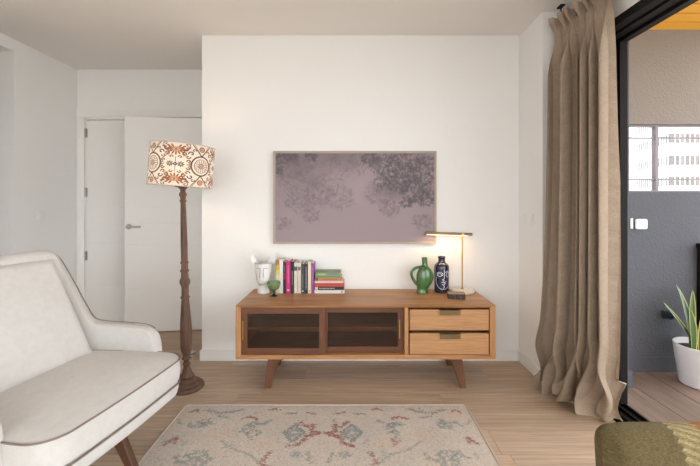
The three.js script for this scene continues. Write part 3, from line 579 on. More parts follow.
// ---------------------------------------------------------------- floor lamp with a printed drum shade
{
  const D = 2.45, X = (187.3 - 352) * D / 370;
  const t = thing('floor_lamp', 'floor lamp with a turned wooden column and patterned drum shade', 'lamp', [X, 0, -D]);
  const lean = 0.0225, leanG = (g) => { const p = g.attributes.position; for (let i = 0; i < p.count; i++) p.setX(i, p.getX(i) - p.getY(i) * lean); g.computeVertexNormals(); return g; };
  const turnUV = (g) => { const p = g.attributes.position, uv = g.attributes.uv; for (let i = 0; i < p.count; i++) { uv.setXY(i, p.getY(i), uv.getX(i) * 0.2); } return g; };
  { const bg = turnUV(lathe([[0.001, 0], [0.1, 0], [0.106, 0.006], [0.106, 0.016], [0.1, 0.026], [0.09, 0.03], [0.082, 0.03], [0.08, 0.04], [0.074, 0.047], [0.062, 0.05], [0.06, 0.058], [0.052, 0.066], [0.046, 0.072], [0.001, 0.073]], 56)), uv = bg.attributes.uv, p = bg.attributes.position;
    for (let i = 0; i < p.count; i++) uv.setXY(i, p.getX(i), p.getZ(i) + p.getY(i) * 0.6);
    mesh('base', toCreasedNormals(bg, 0.5), M.oldWood, t); }
  const P = [[0.001, 0.071], [0.046, 0.071], [0.045, 0.085], [0.034, 0.1], [0.028, 0.112], [0.027, 0.122], [0.023, 0.13], [0.0185, 0.145], [0.0245, 0.155], [0.0245, 0.163], [0.0175, 0.175], [0.018, 0.186], [0.0285, 0.194], [0.0285, 0.2], [0.022, 0.208], [0.021, 0.218], [0.034, 0.25], [0.0365, 0.275], [0.0365, 0.33], [0.036, 0.4], [0.032, 0.47], [0.026, 0.55], [0.023, 0.585], [0.0235, 0.592], [0.029, 0.597], [0.029, 0.604], [0.0225, 0.609], [0.022, 0.66], [0.024, 0.675], [0.033, 0.695], [0.033, 0.712], [0.024, 0.73], [0.022, 0.765], [0.028, 0.772], [0.028, 0.779], [0.0215, 0.786], [0.021, 0.82], [0.0265, 0.826], [0.0265, 0.832], [0.0205, 0.838], [0.021, 0.95], [0.019, 1.1], [0.0165, 1.21], [0.016, 1.225], [0.021, 1.232], [0.021, 1.24], [0.0165, 1.246], [0.018, 1.262], [0.024, 1.275], [0.024, 1.284], [0.0165, 1.296], [0.016, 1.31], [0.03, 1.327], [0.05, 1.331], [0.05, 1.335], [0.001, 1.337]];
  mesh('column', leanG(turnUV(lathe(P, 40))), M.oldWood, t);
  // drum shade, tilted a little on its fitting
  const R = 0.198, y0 = 1.335, y1 = 1.6, tilt = -0.075, cx = -y0 * lean;
  const place = (g) => g.translate(0, -(y0 + y1) / 2, 0).rotateZ(tilt).translate(cx - 0.006, (y0 + y1) / 2, 0);
  const tex = canvasTex(2048, 512, (g, W, H) => {
    g.fillStyle = '#e6ded5'; g.fillRect(0, 0, W, H); const lw = 1.8;
    const G = '#4e4845', B = '#9c6444', B2 = '#7e5a48', Gl = '#756a66';
    const n = 4, w = W / n; g.lineCap = 'round';
    const petals = (x, y, r0, r1, k, wd, col, a0 = 0) => { g.strokeStyle = col; g.lineWidth = wd; for (let i = 0; i < k; i++) { const a = a0 + i / k * 6.283; g.beginPath(); g.moveTo(x + r0 * Math.cos(a), y + r0 * Math.sin(a)); g.lineTo(x + r1 * Math.cos(a), y + r1 * Math.sin(a)); g.stroke(); } };
    const ring = (x, y, rx, ry, wd, col) => { g.strokeStyle = col; g.lineWidth = wd * lw; g.beginPath(); g.ellipse(x, y, rx, ry, 0, 0, 6.2832); g.stroke(); };
    const curl = (x, y, s, dir, flip, col, wd = 7) => { g.strokeStyle = col; g.lineWidth = wd * lw; g.beginPath(); for (let i = 0; i <= 30; i++) { const a = i / 30 * 4.6, r = s * (1 - i / 38); const px = x + dir * r * Math.cos(a), py = y + flip * r * Math.sin(a); i ? g.lineTo(px, py) : g.moveTo(px, py); } g.stroke(); };
    for (let i = -1; i <= n; i++) {
      const x = i * w + w / 2;                      // big medallion
      ring(x, H / 2, 106, 116, 9, G); ring(x, H / 2, 74, 82, 4, Gl); petals(x, H / 2, 60, 70, 16, 8, Gl);
      petals(x, H / 2, 28, 54, 12, 8, Gl); petals(x, H / 2, 8, 20, 8, 6, B2); ring(x, H / 2, 24, 26, 4, Gl);
      for (const f of [-1, 1]) {
        // ogee lattice from the medallion to the edge, with a small rosette in the fork
        g.strokeStyle = G; g.lineWidth = 9; g.beginPath(); g.moveTo(x, H / 2 + f * 116); g.lineTo(x - 110, H / 2 + f * 262); g.moveTo(x, H / 2 + f * 116); g.lineTo(x + 110, H / 2 + f * 262); g.stroke();
        g.lineWidth = 4; g.beginPath(); g.moveTo(x, H / 2 + f * 124); g.lineTo(x - 92, H / 2 + f * 262); g.moveTo(x, H / 2 + f * 124); g.lineTo(x + 92, H / 2 + f * 262); g.stroke();
        ring(x, H / 2 + f * 202, 27, 27, 7, B); petals(x, H / 2 + f * 202, 6, 20, 8, 6, B);
        for (const s of [-1, 1]) { curl(x + s * 108, H / 2 + f * 136, 30, s, f, G); curl(x + s * 84, H / 2 + f * 176, 22, -s, f, Gl, 6); curl(x + s * 160, H / 2 + f * 190, 36, s, -f, G, 7); curl(x + s * 128, H / 2 + f * 40, 22, s, f, B2, 7); petals(x + s * 122, H / 2 + f * 12, 0, 26, 5, 6, Gl, f); curl(x + s * 150, H / 2 + f * 232, 24, -s, f, Gl, 6); curl(x + s * 140, H / 2 + f * 96, 26, -s, -f, G, 6); curl(x + s * 190, H / 2 + f * 150, 22, s, f, B2, 6); petals(x + s * 176, H / 2 + f * 112, 2, 18, 6, 7, B); petals(x + s * 130, H / 2 + f * 208, 2, 16, 5, 7, Gl); }
      }
      const q = i * w;                               // palmettes between the medallions
      g.strokeStyle = G; g.lineWidth = 5; g.beginPath(); g.moveTo(q, H / 2 - 90); g.lineTo(q, H / 2 + 90); g.stroke();
      for (const s of [-1, 1]) { g.strokeStyle = G; g.fillStyle = Gl; for (let k = 0; k < 8; k++) { const a = k / 8 * 6.283; g.beginPath(); g.ellipse(q + s * 52 + 22 * Math.cos(a), H / 2 + 22 * Math.sin(a), 14, 7, a, 0, 6.283); g.fill(); } g.lineWidth = 4; g.beginPath(); g.moveTo(q + s * 10, H / 2); g.lineTo(q + s * 90, H / 2); g.stroke(); }
      ring(q, H / 2, 13, 13, 6, G);
      for (const f of [-1, 1]) {
        const y = H / 2 + f * 176;
        g.fillStyle = B; for (let k = 0; k < 11; k++) { const a = -f * Math.PI / 2 + (k - 5) * 0.5; g.beginPath(); g.ellipse(q + 58 * Math.cos(a), y + 46 * Math.sin(a), 26, 9, a, 0, 6.283); g.fill(); }
        ring(q, y, 26, 22, 8, '#c89878'); petals(q, y, 4, 16, 7, 6, B2);
        for (const s of [-1, 1]) { curl(q + s * 84, y + f * 30, 40, s, -f, B, 9); curl(q + s * 76, y - f * 52, 24, s, f, B2, 7); curl(q + s * 44, H / 2 + f * 84, 20, -s, f, B2, 6); }
      }
    }
  });
  const fabric = phy({ map: tex, roughness: 0.95, transmission: 0.35, thickness: 0, side: THREE.DoubleSide });
  const sh = new THREE.CylinderGeometry(R, R, y1 - y0, 72, 1, true); sh.rotateY(Math.PI * 1.077); sh.translate(0, (y0 + y1) / 2, 0);
  mesh('shade', place(sh), fabric, t, 'drum shade printed with grey and brown medallions');
  const trim = std({ color: rgb(205, 192, 178), roughness: 0.8 });
  for (const y of [y0, y1]) mesh('shade_ring', place(new THREE.TorusGeometry(R, 0.003, 8, 72).rotateX(Math.PI / 2).translate(0, y, 0)), trim, t);
  mesh('spider', [0, 1, 2].map((k) => place(tube([[0, 1.36, 0], [R * Math.cos(k * 2.094) * 0.5, 1.355, R * Math.sin(k * 2.094) * 0.5], [R * Math.cos(k * 2.094), 1.338, R * Math.sin(k * 2.094)]], 0.0025, 8, 6))), M.blackMetal, t);
  mesh('socket', cyl(0.018, 0.016, 0.05, cx, 1.337, 0, 20), std({ color: rgb(60, 52, 46), roughness: 0.5 }), t);
  const bulb = lathe(profile([[0.012, 0], [0.014, 0.015], [0.03, 0.045], [0.032, 0.065], [0.02, 0.088], [0.001, 0.094]], 24), 24); bulb.translate(cx, 1.387, 0);
  mesh('bulb', bulb, std({ color: 0xffffff, emissive: new THREE.Color(1, 0.75, 0.45), emissiveIntensity: 0.7 }), t, 'glowing warm bulb');
  const L = new THREE.PointLight(new THREE.Color(1, 0.7, 0.42), 0.028); L.position.set(cx, 1.44, 0); L.castShadow = true; L.shadow.radius = 1.5; t.add(L);
}

// ---------------------------------------------------------------- rug
{
  const x0 = -1.0, x1 = 0.685, dFar = 2.23, dNear = -0.2, w = x1 - x0, L = dFar - dNear;
  const tex = canvasTex(1024, 1480, (g, W, H) => {
    seed = 55; g.fillStyle = '#cfc4b9'; g.fillRect(0, 0, W, H);
    const S = W / w;                                              // pixels per metre; y = 0 is the far edge
    for (let i = 0; i < 900; i++) { const x = rnd() * W, y = rnd() * H, r = rr(14, 70), q = g.createRadialGradient(x, y, 0, x, y, r), c = ['196,186,176', '214,200,184', '190,188,182', '212,194,178'][i % 4]; q.addColorStop(0, `rgba(${c},0.35)`); q.addColorStop(1, `rgba(${c},0)`); g.fillStyle = q; g.fillRect(x - r, y - r, 2 * r, 2 * r); }
    const cols = { b: '142,148,144', r: '150,98,88', s: '160,158,150', p: '214,184,154', d: '128,136,134' };
    const blot = (x, y, c, n, sp, sz, al = 0.5) => { for (let i = 0; i < n; i++) { g.fillStyle = `rgba(${cols[c]},${al * rr(0.5, 1)})`; g.fillRect(x + (rnd() + rnd() - 1) * sp, y + (rnd() + rnd() - 1) * sp * 0.7, sz * rr(0.6, 1.6), sz * rr(0.6, 1.4)); } };
    const stroke = (pts, c, wd, al = 0.65) => { al *= 1.15; for (let k = 0; k + 1 < pts.length; k++) { const [a, b] = [pts[k], pts[k + 1]], n = Math.ceil(Math.hypot(b[0] - a[0], b[1] - a[1]) * S / 3); for (let i = 0; i <= n; i++) { const t = i / n; if (rnd() > 0.12) blot(lerp(a[0], b[0], t) * S + rr(-4, 4), lerp(a[1], b[1], t) * S + rr(-4, 4), c, 4, wd, 4, al); } } };
    const curl = (x, y, s, c, a0, a1, wd) => {                    // a worn palmette: a few broken leaves fanning from a stem
      for (let k = 0; k < 5; k++) { const a = lerp(a0, a1, (k + 0.5) / 5) + rr(-0.3, 0.3), r = s * rr(0.7, 1.35), b = a + rr(0.5, 0.9); stroke([[x + 0.25 * r * Math.cos(a), y + 0.2 * r * Math.sin(a)], [x + 0.8 * r * Math.cos(a), y + 0.64 * r * Math.sin(a)], [x + 1.1 * r * Math.cos(b), y + 0.85 * r * Math.sin(b)]], k === 2 ? 's' : c, wd * rr(0.6, 1.2), 0.6); }
    };
    // mirrored halves of an old flower border
    const half = w / 2;
    const motif = (f) => { for (const m of [0, 1]) f((x) => (m ? w - x : x)); };
    motif((X) => {
      stroke([[X(0.14), 0.05], [X(0.22), 0.09], [X(0.31), 0.08], [X(0.36), 0.05]], 'b', 12, 0.8); stroke([[X(0.24), 0.12], [X(0.3), 0.14]], 'b', 9);
      stroke([[X(0.06), 0.09], [X(0.085), 0.055], [X(0.11), 0.085]], 'r', 6, 0.6); stroke([[X(0.37), 0.15], [X(0.42), 0.125], [X(0.47), 0.15]], 'r', 6, 0.6);
      stroke([[X(0.52), 0.06], [X(0.54), 0.045], [X(0.57), 0.06]], 'r', 8, 0.6); stroke([[X(0.62), 0.1], [X(0.68), 0.09]], 'd', 7); stroke([[X(0.73), 0.08], [X(0.79), 0.1]], 'r', 5, 0.5);
      curl(X(0.17), 0.2, 0.055, 'b', -1, 4.4, 10); stroke([[X(0.17), 0.2], [X(0.2), 0.15]], 'd', 8); 
      curl(X(0.47), 0.24, 0.06, 'd', 0.3, 5.6, 10); stroke([[X(0.51), 0.19], [X(0.55), 0.16]], 'b', 9); stroke([[X(0.44), 0.28], [X(0.48), 0.33]], 's', 8);
      stroke([[X(0.0 + 0.64), 0.27], [X(0.69), 0.2], [X(0.74), 0.27], [X(0.69), 0.34], [X(0.64), 0.27]], 'd', 9, 0.8); stroke([[X(0.665), 0.27], [X(0.69), 0.235], [X(0.715), 0.27], [X(0.69), 0.3], [X(0.665), 0.27]], 'b', 8);
      stroke([[X(0.71), 0.17], [X(0.75), 0.22], [X(0.79), 0.2], [X(0.775), 0.26], [X(0.83), 0.27], [X(0.76), 0.3], [X(0.73), 0.36], [X(0.68), 0.38]], 'r', 11, 0.75); stroke([[X(0.74), 0.3], [X(0.81), 0.29]], 'r', 12, 0.6);
      stroke([[X(0.05), 0.37], [X(0.09), 0.31], [X(0.1), 0.36]], 'r', 9, 0.6); stroke([[X(0.02), 0.15], [X(0.06), 0.2]], 's', 7);
      curl(X(0.24), 0.48, 0.08, 'b', 2.6, 6.6, 11); curl(X(0.24), 0.5, 0.045, 's', 0, 6, 8); stroke([[X(0.6), 0.42], [X(0.57), 0.5], [X(0.62), 0.53]], 'r', 9, 0.5); stroke([[X(0.78), 0.42], [X(0.8), 0.5]], 's', 8); blot(X(0.73) * S, 0.44 * S, 'b', 60, 26, 5);
      stroke([[X(0.33), 0.34], [X(0.4), 0.4], [X(0.5), 0.44], [X(0.56), 0.5]], 's', 5, 0.5); blot(X(0.3) * S, 0.3 * S, 'p', 120, 60, 6, 0.4); blot(X(0.55) * S, 0.36 * S, 'p', 120, 60, 6, 0.4); blot(X(0.12) * S, 0.12 * S, 'p', 100, 50, 6, 0.4);
    });
    for (let y = 0.6; y < L - 0.1; y += 0.34) motif((X) => {
      curl(X(0.2 + 0.05 * Math.sin(y * 7)), y, 0.07, 'b', y, y + 4.5, 10); stroke([[X(0.45), y], [X(0.5), y + 0.05], [X(0.47), y + 0.1]], 'r', 9, 0.6); curl(X(0.7), y + 0.08, 0.06, 'd', 2, 7, 9); stroke([[X(0.32), y + 0.14], [X(0.4), y + 0.17]], 's', 7); blot(X(0.6) * S, (y + 0.2) * S, 'p', 120, 60, 6, 0.4);
    });
    for (let i = 0; i < 130; i++) { const x = rr(0.05, w - 0.05), y = rr(0.05, L - 0.05), a = rr(0, 6.28), l = rr(0.02, 0.06); stroke([[x, y], [x + l * Math.cos(a), y + l * Math.sin(a)]], ['b', 's', 'p', 's', 'r'][i % 5], rr(5, 10), 0.35); }
    for (let i = 0; i < 90000; i++) { g.fillStyle = rnd() > 0.5 ? 'rgba(238,230,220,0.16)' : 'rgba(96,84,74,0.13)'; g.fillRect(rnd() * W, rnd() * H, rr(2, 5), rr(2, 4)); }
  });
  tex.wrapS = tex.wrapT = THREE.ClampToEdgeWrapping;
  const pile = dataTex(512, 512, grey((u, v, i, j) => 0.5 * hash(i, j, 8) + 0.5 * fbm(u, v, 15, 64, 64, 2)), false, [6, 8]);
  const t = thing('rug', 'faded beige rug with blue grey and rust flower motifs', 'rug', [(x0 + x1) / 2, 0, -(dFar + dNear) / 2]);
  const nu = 30, nv = 44, th = 0.011;
  const top = surf((u, v) => { const ex = Math.min(u, 1 - u) * w, ez = Math.min(v, 1 - v) * L, e = Math.min(ex, ez); return [(u - 0.5) * w, th * sstep(-0.02, 0.012, e) + 0.0008 * Math.sin(u * 9 + v * 7), (0.5 - v) * L]; }, nu, nv);
  const uv = top.attributes.uv; for (let i = 0; i < uv.count; i++) uv.setXY(i, uv.getX(i), uv.getY(i));
  mesh('pile', top, std({ map: tex, roughness: 1, bumpMap: pile, bumpScale: 0.002 }), t);
  const edge = std({ color: rgb(186, 172, 158), roughness: 1 });
  mesh('binding', [rbox(0.014, 0.012, L, -w / 2, 0.006, 0, 0.005), rbox(0.014, 0.012, L, w / 2, 0.006, 0, 0.005), rbox(w - 0.014, 0.012, 0.014, 0, 0.006, -L / 2, 0.005), rbox(w - 0.014, 0.012, 0.014, 0, 0.006, L / 2, 0.005)], edge, t, 'bound rug edge');
}

// ---------------------------------------------------------------- cream armchair on a swivel base
{
  const th = 80 * Math.PI / 180;
  const t = thing('armchair', 'cream upholstered armchair with brown piping and low sloping arms', 'armchair', [-1.281, 0, -1.659], th);
  // shell: U-shaped wall; [bottom x, bottom z, top x, top z, top y]; the right half, mirrored for the left
  const half = [
    [0.412, 0.155, 0.43, 0.150, 0.455], [0.412, 0.14, 0.432, 0.130, 0.505], [0.412, 0.10, 0.434, 0.085, 0.533], [0.412, 0.04, 0.434, 0.02, 0.541], [0.410, -0.06, 0.428, -0.09, 0.545], [0.404, -0.14, 0.418, -0.19, 0.549],
    [0.396, -0.19, 0.406, -0.245, 0.565], [0.385, -0.225, 0.396, -0.29, 0.635], [0.372, -0.25, 0.384, -0.345, 0.738], [0.355, -0.268, 0.37, -0.398, 0.84], [0.335, -0.283, 0.352, -0.44, 0.916], [0.305, -0.297, 0.318, -0.464, 0.944], [0.25, -0.308, 0.26, -0.474, 0.951], [0.13, -0.316, 0.135, -0.482, 0.954],
  ];
  const full = [...half, [0, -0.318, 0, -0.484, 0.955], ...[...half].reverse().map(([a, b, c, d, e]) => [-a, b, -c, d, e])];
  const cb = new THREE.CatmullRomCurve3(full.map((q) => V(q[0], 0.245, q[1])), false, 'centripetal'), ct = new THREE.CatmullRomCurve3(full.map((q) => V(q[2], q[4], q[3])), false, 'centripetal');
  const N = 120, T = 0.062;
  const Bp = [], Tp = [], Nn = [];
  for (let i = 0; i <= N; i++) { Bp.push(cb.getPoint(i / N)); Tp.push(ct.getPoint(i / N)); }
  const planN = (arr, i) => { const a = arr[Math.max(0, i - 1)], b = arr[Math.min(N, i + 1)]; const n = V(b.z - a.z, 0, -(b.x - a.x)).normalize(); return n; };
  for (let i = 0; i <= N; i++) { const n = planN(Bp, i).add(planN(Tp, i).multiplyScalar(1)).normalize(); if (n.dot(V(-Bp[i].x, 0, 0.12 - Bp[i].z)) < 0) n.negate(); Nn.push(n); }
  for (let k = 0; k < 3; k++) { const c = Nn.map((n) => n.clone()); for (let i = 1; i < N; i++) Nn[i].copy(c[i - 1]).add(c[i]).add(c[i + 1]).normalize(); }
  // section: outer bottom -> outer top -> rounded lip -> inner top -> inner bottom -> back
  const sec = []; const K = 8;
  for (let k = 0; k <= 8; k++) sec.push([0, k / 8 * 0.985]);
  for (let k = 1; k < K; k++) { const a = k / K * Math.PI; sec.push([0.5 - 0.5 * Math.cos(a), 0.985 + 0.0 + 0.04 * Math.sin(a) * 0.9]); }
  for (let k = 8; k >= 0; k--) sec.push([1, k / 8 * 0.985]);
  sec.push([0, 0]);
  const S = sec.length - 1;
  const shell = surf((u, v) => {
    const i = Math.round(u * N), k = Math.round(v * S), [o, f] = sec[k], b = Bp[i], p = Tp[i], n = Nn[i];
    const capIn = Math.min(i, N - i), e = 1;
    const swell = 0.006 * Math.sin(Math.PI * clamp(f));
    const x = lerp(b.x, p.x, f) + n.x * (o * T * e + (o - 0.5) * 2 * swell * 0.4), z = lerp(b.z, p.z, f) + n.z * (o * T * e + (o - 0.5) * 2 * swell * 0.4), y = lerp(b.y, p.y, f);
    return [x, y, z];
  }, N, S, { uvs: [2.4, 1.4] });
  // rounded front ends of the arms: closing fans swelling forward
  const endCap = (i) => surf((u, v) => { const b = Bp[i], p = Tp[i], n = Nn[i], a = u * Math.PI, o = 0.5 - 0.5 * Math.cos(a), f = v * (0.985 + 0.036 * Math.sin(a)), fw = 0.03 * Math.sin(a) * (1 - Math.pow(v, 4)); return [lerp(b.x, p.x, f) + n.x * o * T, lerp(b.y, p.y, f), lerp(b.z, p.z, f) + n.z * o * T + fw]; }, 16, 16, { uvs: [0.1, 0.3] });
  mesh('shell', [shell, endCap(0), endCap(N)], M.cream, t);
  // piping along the outer top edge of the shell and down the arm fronts
  const pp = []; for (let i = 6; i <= N - 6; i += 2) { const b = Bp[i], p = Tp[i], n = Nn[i]; pp.push(V(p.x + n.x * 0.006, p.y + 0.0085, p.z + n.z * 0.006)); }
  const down = (i) => { const q = []; for (let k = 1; k <= 5; k++) { const f = 1 - k / 5 * 0.98; const b = Bp[i], p = Tp[i], n = Nn[i]; q.push(V(lerp(b.x, p.x, f) - n.x * 0.002, lerp(b.y, p.y, f), lerp(b.z, p.z, f) + 0.004)); } return q; };
  mesh('piping', new THREE.TubeGeometry(new THREE.CatmullRomCurve3(pp, false, 'centripetal'), 220, 0.0028, 8), M.piping, t, 'brown piping along the shell edge');
  // seat cushion: plan outline with rounded front corners, domed top
  const outline = (inset = 0) => {
    const w0 = 0.385 - inset, wB = 0.335 - inset, zf = 0.345 - inset, zb = -0.235, r = 0.11, p = [];
    p.push([wB, zb]); for (let i = 1; i <= 6; i++) p.push([lerp(wB, w0, Math.min(1, i / 6 * 1.2)), lerp(zb, zf - r, i / 6)]);
    for (let i = 1; i <= 8; i++) { const a = i / 8 * Math.PI / 2; p.push([w0 - r + r * Math.cos(a), zf - r + r * Math.sin(a)]); }
    for (let i = 1; i < 10; i++) p.push([lerp(w0 - r, -(w0 - r), i / 10), zf + 0.008 * Math.sin(i / 10 * Math.PI)]);
    const q = p.slice(0, 15).map(([x, z]) => [-x, z]).reverse(); return [...p, ...q];
  };
  const zbk = -0.235;
  const cushion = (yb, yt, dome, edge, inset) => {
    const o = outline(inset), n = o.length, rings = [];
    const cx = 0, cz = 0.03;
    const ring = (s, y, f) => rings.push(o.map(([x, z]) => [cx + (x - cx) * s, y + (f ? f(x * s, z * s) : 0), cz + (z - cz) * s]));
    ring(0.01, yb); ring(0.97, yb); ring(0.99, yb + edge * 0.3); ring(1, yb + edge); ring(1.012, (yb + yt) / 2); ring(1, yt - edge); ring(0.992, yt - edge * 0.3);
    for (let k = 0; k <= 8; k++) { const s = lerp(0.975, 0.01, k / 8); ring(s, yt + dome * (1 - s * s) + 0.0); }
    return surf((u, v) => { const j = Math.round(v * (rings.length - 1)), i = Math.round(u * n) % n; return rings[j][i]; }, n, rings.length - 1, { uvs: [2.6, 1] });
  };
  const flat = (g) => { const p = g.attributes.position, uv = g.attributes.uv, nn = g.attributes.normal; for (let i = 0; i < p.count; i++) { if (Math.abs(nn.getY(i)) > 0.6) uv.setXY(i, p.getX(i), p.getZ(i)); else uv.setXY(i, p.getX(i) + p.getZ(i), p.getY(i)); } return g; };
  mesh('seat_cushion', flat(cushion(0.302, 0.42, 0.03, 0.014, 0)), M.cream, t);
  mesh('seat_base', flat(cushion(0.238, 0.3, 0.0, 0.012, 0.006)), M.cream, t);
  const loop = (y, inset, off) => new THREE.TubeGeometry(new THREE.CatmullRomCurve3(outline(inset).map(([x, z]) => V(x * off, y, (z - 0.03) * off + 0.03)), false, 'centripetal'), 160, 0.0036, 8);
  mesh('piping', loop(0.417, 0, 1.0), M.piping, t, 'brown piping around the top of the seat'); mesh('piping', loop(0.3, 0, 1.002), M.piping, t, 'brown piping under the seat cushion');
  // back cushion: padded trapezoid leaning in the shell
  const slope = Math.atan2(0.235, 0.52);
  const backC = (() => {
    const h = 0.592, f = (u, v, side) => {
      const hw = lerp(0.325, 0.3, v), e = Math.min(Math.min(u, 1 - u) * 2 * hw, Math.min(v, 1 - v) * h), d = sstep(0, 0.05, e);
      const x = (u - 0.5) * 2 * hw, y = v * h - 0.02; return [x, y, side ? 0.012 + 0.04 * Math.sqrt(d) + 0.014 * Math.sin(Math.PI * u) * Math.sin(Math.PI * v) : -0.05];
    };
    const a = surf((u, v) => f(u, v, 1), 40, 36, { uvs: [0.64, 0.56] }), b = surf((u, v) => f(1 - u, v, 0), 4, 4);
    const rim = surf((u, v) => { const k = u * 4, s = Math.min(3, Math.floor(k)), q = k - s, c = [[q, 0], [1, q], [1 - q, 1], [0, 1 - q]][s]; const P1 = f(c[0], c[1], 0), P2 = f(c[0], c[1], 1); return P1.map((x, i) => lerp(x, P2[i], v)); }, 80, 2);
    return [a, b, rim];
  })();
  mesh('back_cushion', backC.map((g) => g.rotateX(-slope).translate(0, 0.4, -0.2)), M.cream, t);
  // four-star walnut base
  mesh('hub', [cyl(0.035, 0.04, 0.07, 0, 0.168, 0, 24), cyl(0.12, 0.12, 0.012, 0, 0.23, 0, 24)], M.blackMetal, t);
  for (let k = 0; k < 4; k++) {
    const ft = k ? 0 : 0.0125;                               // the front leg stands on the rug
    const sh = new THREE.Shape(); sh.moveTo(0.02, 0.168); sh.lineTo(0.02, 0.215); sh.lineTo(0.24, 0.228); sh.quadraticCurveTo(0.285, 0.226, 0.3, 0.195); sh.lineTo(0.385, ft); sh.lineTo(0.36, ft); sh.lineTo(0.262, 0.172); sh.quadraticCurveTo(0.245, 0.186, 0.22, 0.184); sh.closePath();
    const g = new THREE.ExtrudeGeometry(sh, { depth: 0.024, bevelEnabled: true, bevelSize: 0.003, bevelThickness: 0.003, bevelSegments: 2 }); g.translate(0, 0.003, -0.012); g.rotateY(-Math.PI / 2 + k * Math.PI / 2);
    mesh('leg', uvBox(g, 'y'), M.darkWood, t);
  }
}

// ---------------------------------------------------------------- linen curtain
{
  const t = thing('curtain', 'floor-length beige linen curtain gathered beside the balcony window', 'curtain', [0, 0, 0]);
  const linen = dataTex(512, 512, (u, v, i, j) => { const k = 1 + (hash(i, j >> 4, 61) - 0.5) * 0.13 + (hash(i >> 4, j, 62) - 0.5) * 0.13 + (fbm(u, v, 63, 8, 8, 3) - 0.5) * 0.08; return [170 * k, 152 * k, 133 * k]; }, true, [1 / 0.25, 1 / 0.25]);
  const m = phy({ map: linen, roughness: 0.95, transmission: 0.12, thickness: 0, side: THREE.DoubleSide, bumpMap: weaveBump, bumpScale: 0.0006 });
  const H = 2.43, NP = 7;
  const phase = []; seed = 404; for (let i = 0; i < 12; i++) phase.push(rr(0, 6.28));
  const warpU = (u) => u + 0.02 * Math.sin(u * 17 + 1) + 0.012 * Math.sin(u * 31 + 2.2);
  let tx = 1.425 - 1.35, td = 1.99 - 2.46; { const l = Math.hypot(tx, td); tx /= l; td /= l; } const nx = td, nd = -tx;   // (nx, nd) points into the room
  const f = (u, v) => {                                     // v: 0 top .. 1 floor
    const y = H * (1 - v), k = Math.pow(v, 4);
    let x = lerp(lerp(1.34, 1.408, u), lerp(1.25, 1.46, u), k), d = lerp(lerp(2.455, 2.0, u), lerp(2.47, 2.03, u), k);
    const q = warpU(u) * NP * Math.PI * 2 + 0.5 * Math.sin(v * 2.2 + u * 6) * v, below = H - y;
    const pinch = Math.exp(-Math.pow((below - 0.1) / 0.035, 2)), flare = sstep(0.1, 0.0, below), body = sstep(0.1, 0.4, below);
    const big = 0.55 + 0.45 * Math.sin(u * NP * 2.1 + phase[0]), hump = 1.9 * Math.pow(Math.abs(Math.sin(q / 2)), 0.8) - 1;   // round towards the room, sharp valleys behind
    const A = 0.012 + 0.042 * flare + body * (0.03 + 0.026 * big + 0.01 * v) - 0.008 * pinch;
    let n = A * hump + body * 0.016 * Math.sin(q * 0.5 + phase[1] + v * 1.2) + body * 0.006 * Math.sin(q * 2 + phase[2]);
    let s = (0.006 + 0.022 * body) * Math.sin(q) * 0.9;
    n += flare * 0.01 * Math.sin(q * 3) + pinch * 0.005 * Math.sin(q * 3); s += flare * 0.012 * Math.sin(q * 2 + 0.6);
    // crumpled hem that breaks on the floor
    const hem = sstep(0.84, 1.0, v), e = hem * hem;
    n += e * (0.03 + 0.04 * Math.sin(q * 0.5 + phase[3]) + 0.016 * Math.sin(q * 1.5 + phase[4] + v * 9)); s += e * 0.035 * Math.sin(q * 0.7 + v * 22 + phase[5]);
    n += sstep(0.8, 0.9, v) * (1 - sstep(0.92, 1, v)) * -0.028 * Math.sin(q * 0.5 + phase[6] + v * 30);
    x += nx * n + tx * s; d += nd * n + td * s;
    return [Math.min(x, v > 0.9 ? 1.52 : XW - 0.02), Math.max(0.004, y) + (v > 0.96 ? 0.02 * (1 + Math.sin(q * 0.5 + phase[7])) * (v - 0.96) / 0.04 : 0) + hem * (x > XW - 0.01 ? 0.016 : 0), -Math.min(d, 2.512)];
  };
  mesh('fabric', surf(f, 420, 130, { uvs: [1.9, 2.5] }), m, t);
  for (let i = 0; i < NP; i++) { const p = f((i + 0.02) / NP, 0.02); mesh('hook', tube([[p[0] - 0.004, p[1] - 0.02, p[2]], [p[0] + 0.004, p[1] - 0.008, p[2]], [p[0] + 0.006, 2.413, p[2]]], 0.0025, 8, 6), M.blackMetal, t); }
  const tr = thing('curtain_rod', 'dark curtain rod on a ceiling bracket behind the curtain heading', 'curtain rod', [0, 0, 0]);
  mesh('rod', tube([[1.372, 2.395, -2.49], [1.4, 2.395, -2.25], [1.452, 2.395, -1.95]], 0.009, 12, 12), M.blackMetal, tr);
  for (const p of [[1.378, -2.44], [1.448, -1.98]]) mesh('bracket', [cyl(0.005, 0.005, CEIL - 2.4, p[0], 2.4, p[1], 10), rbox(0.03, 0.012, 0.05, p[0], CEIL - 0.006, p[1], 0.003)], M.blackMetal, tr);
}

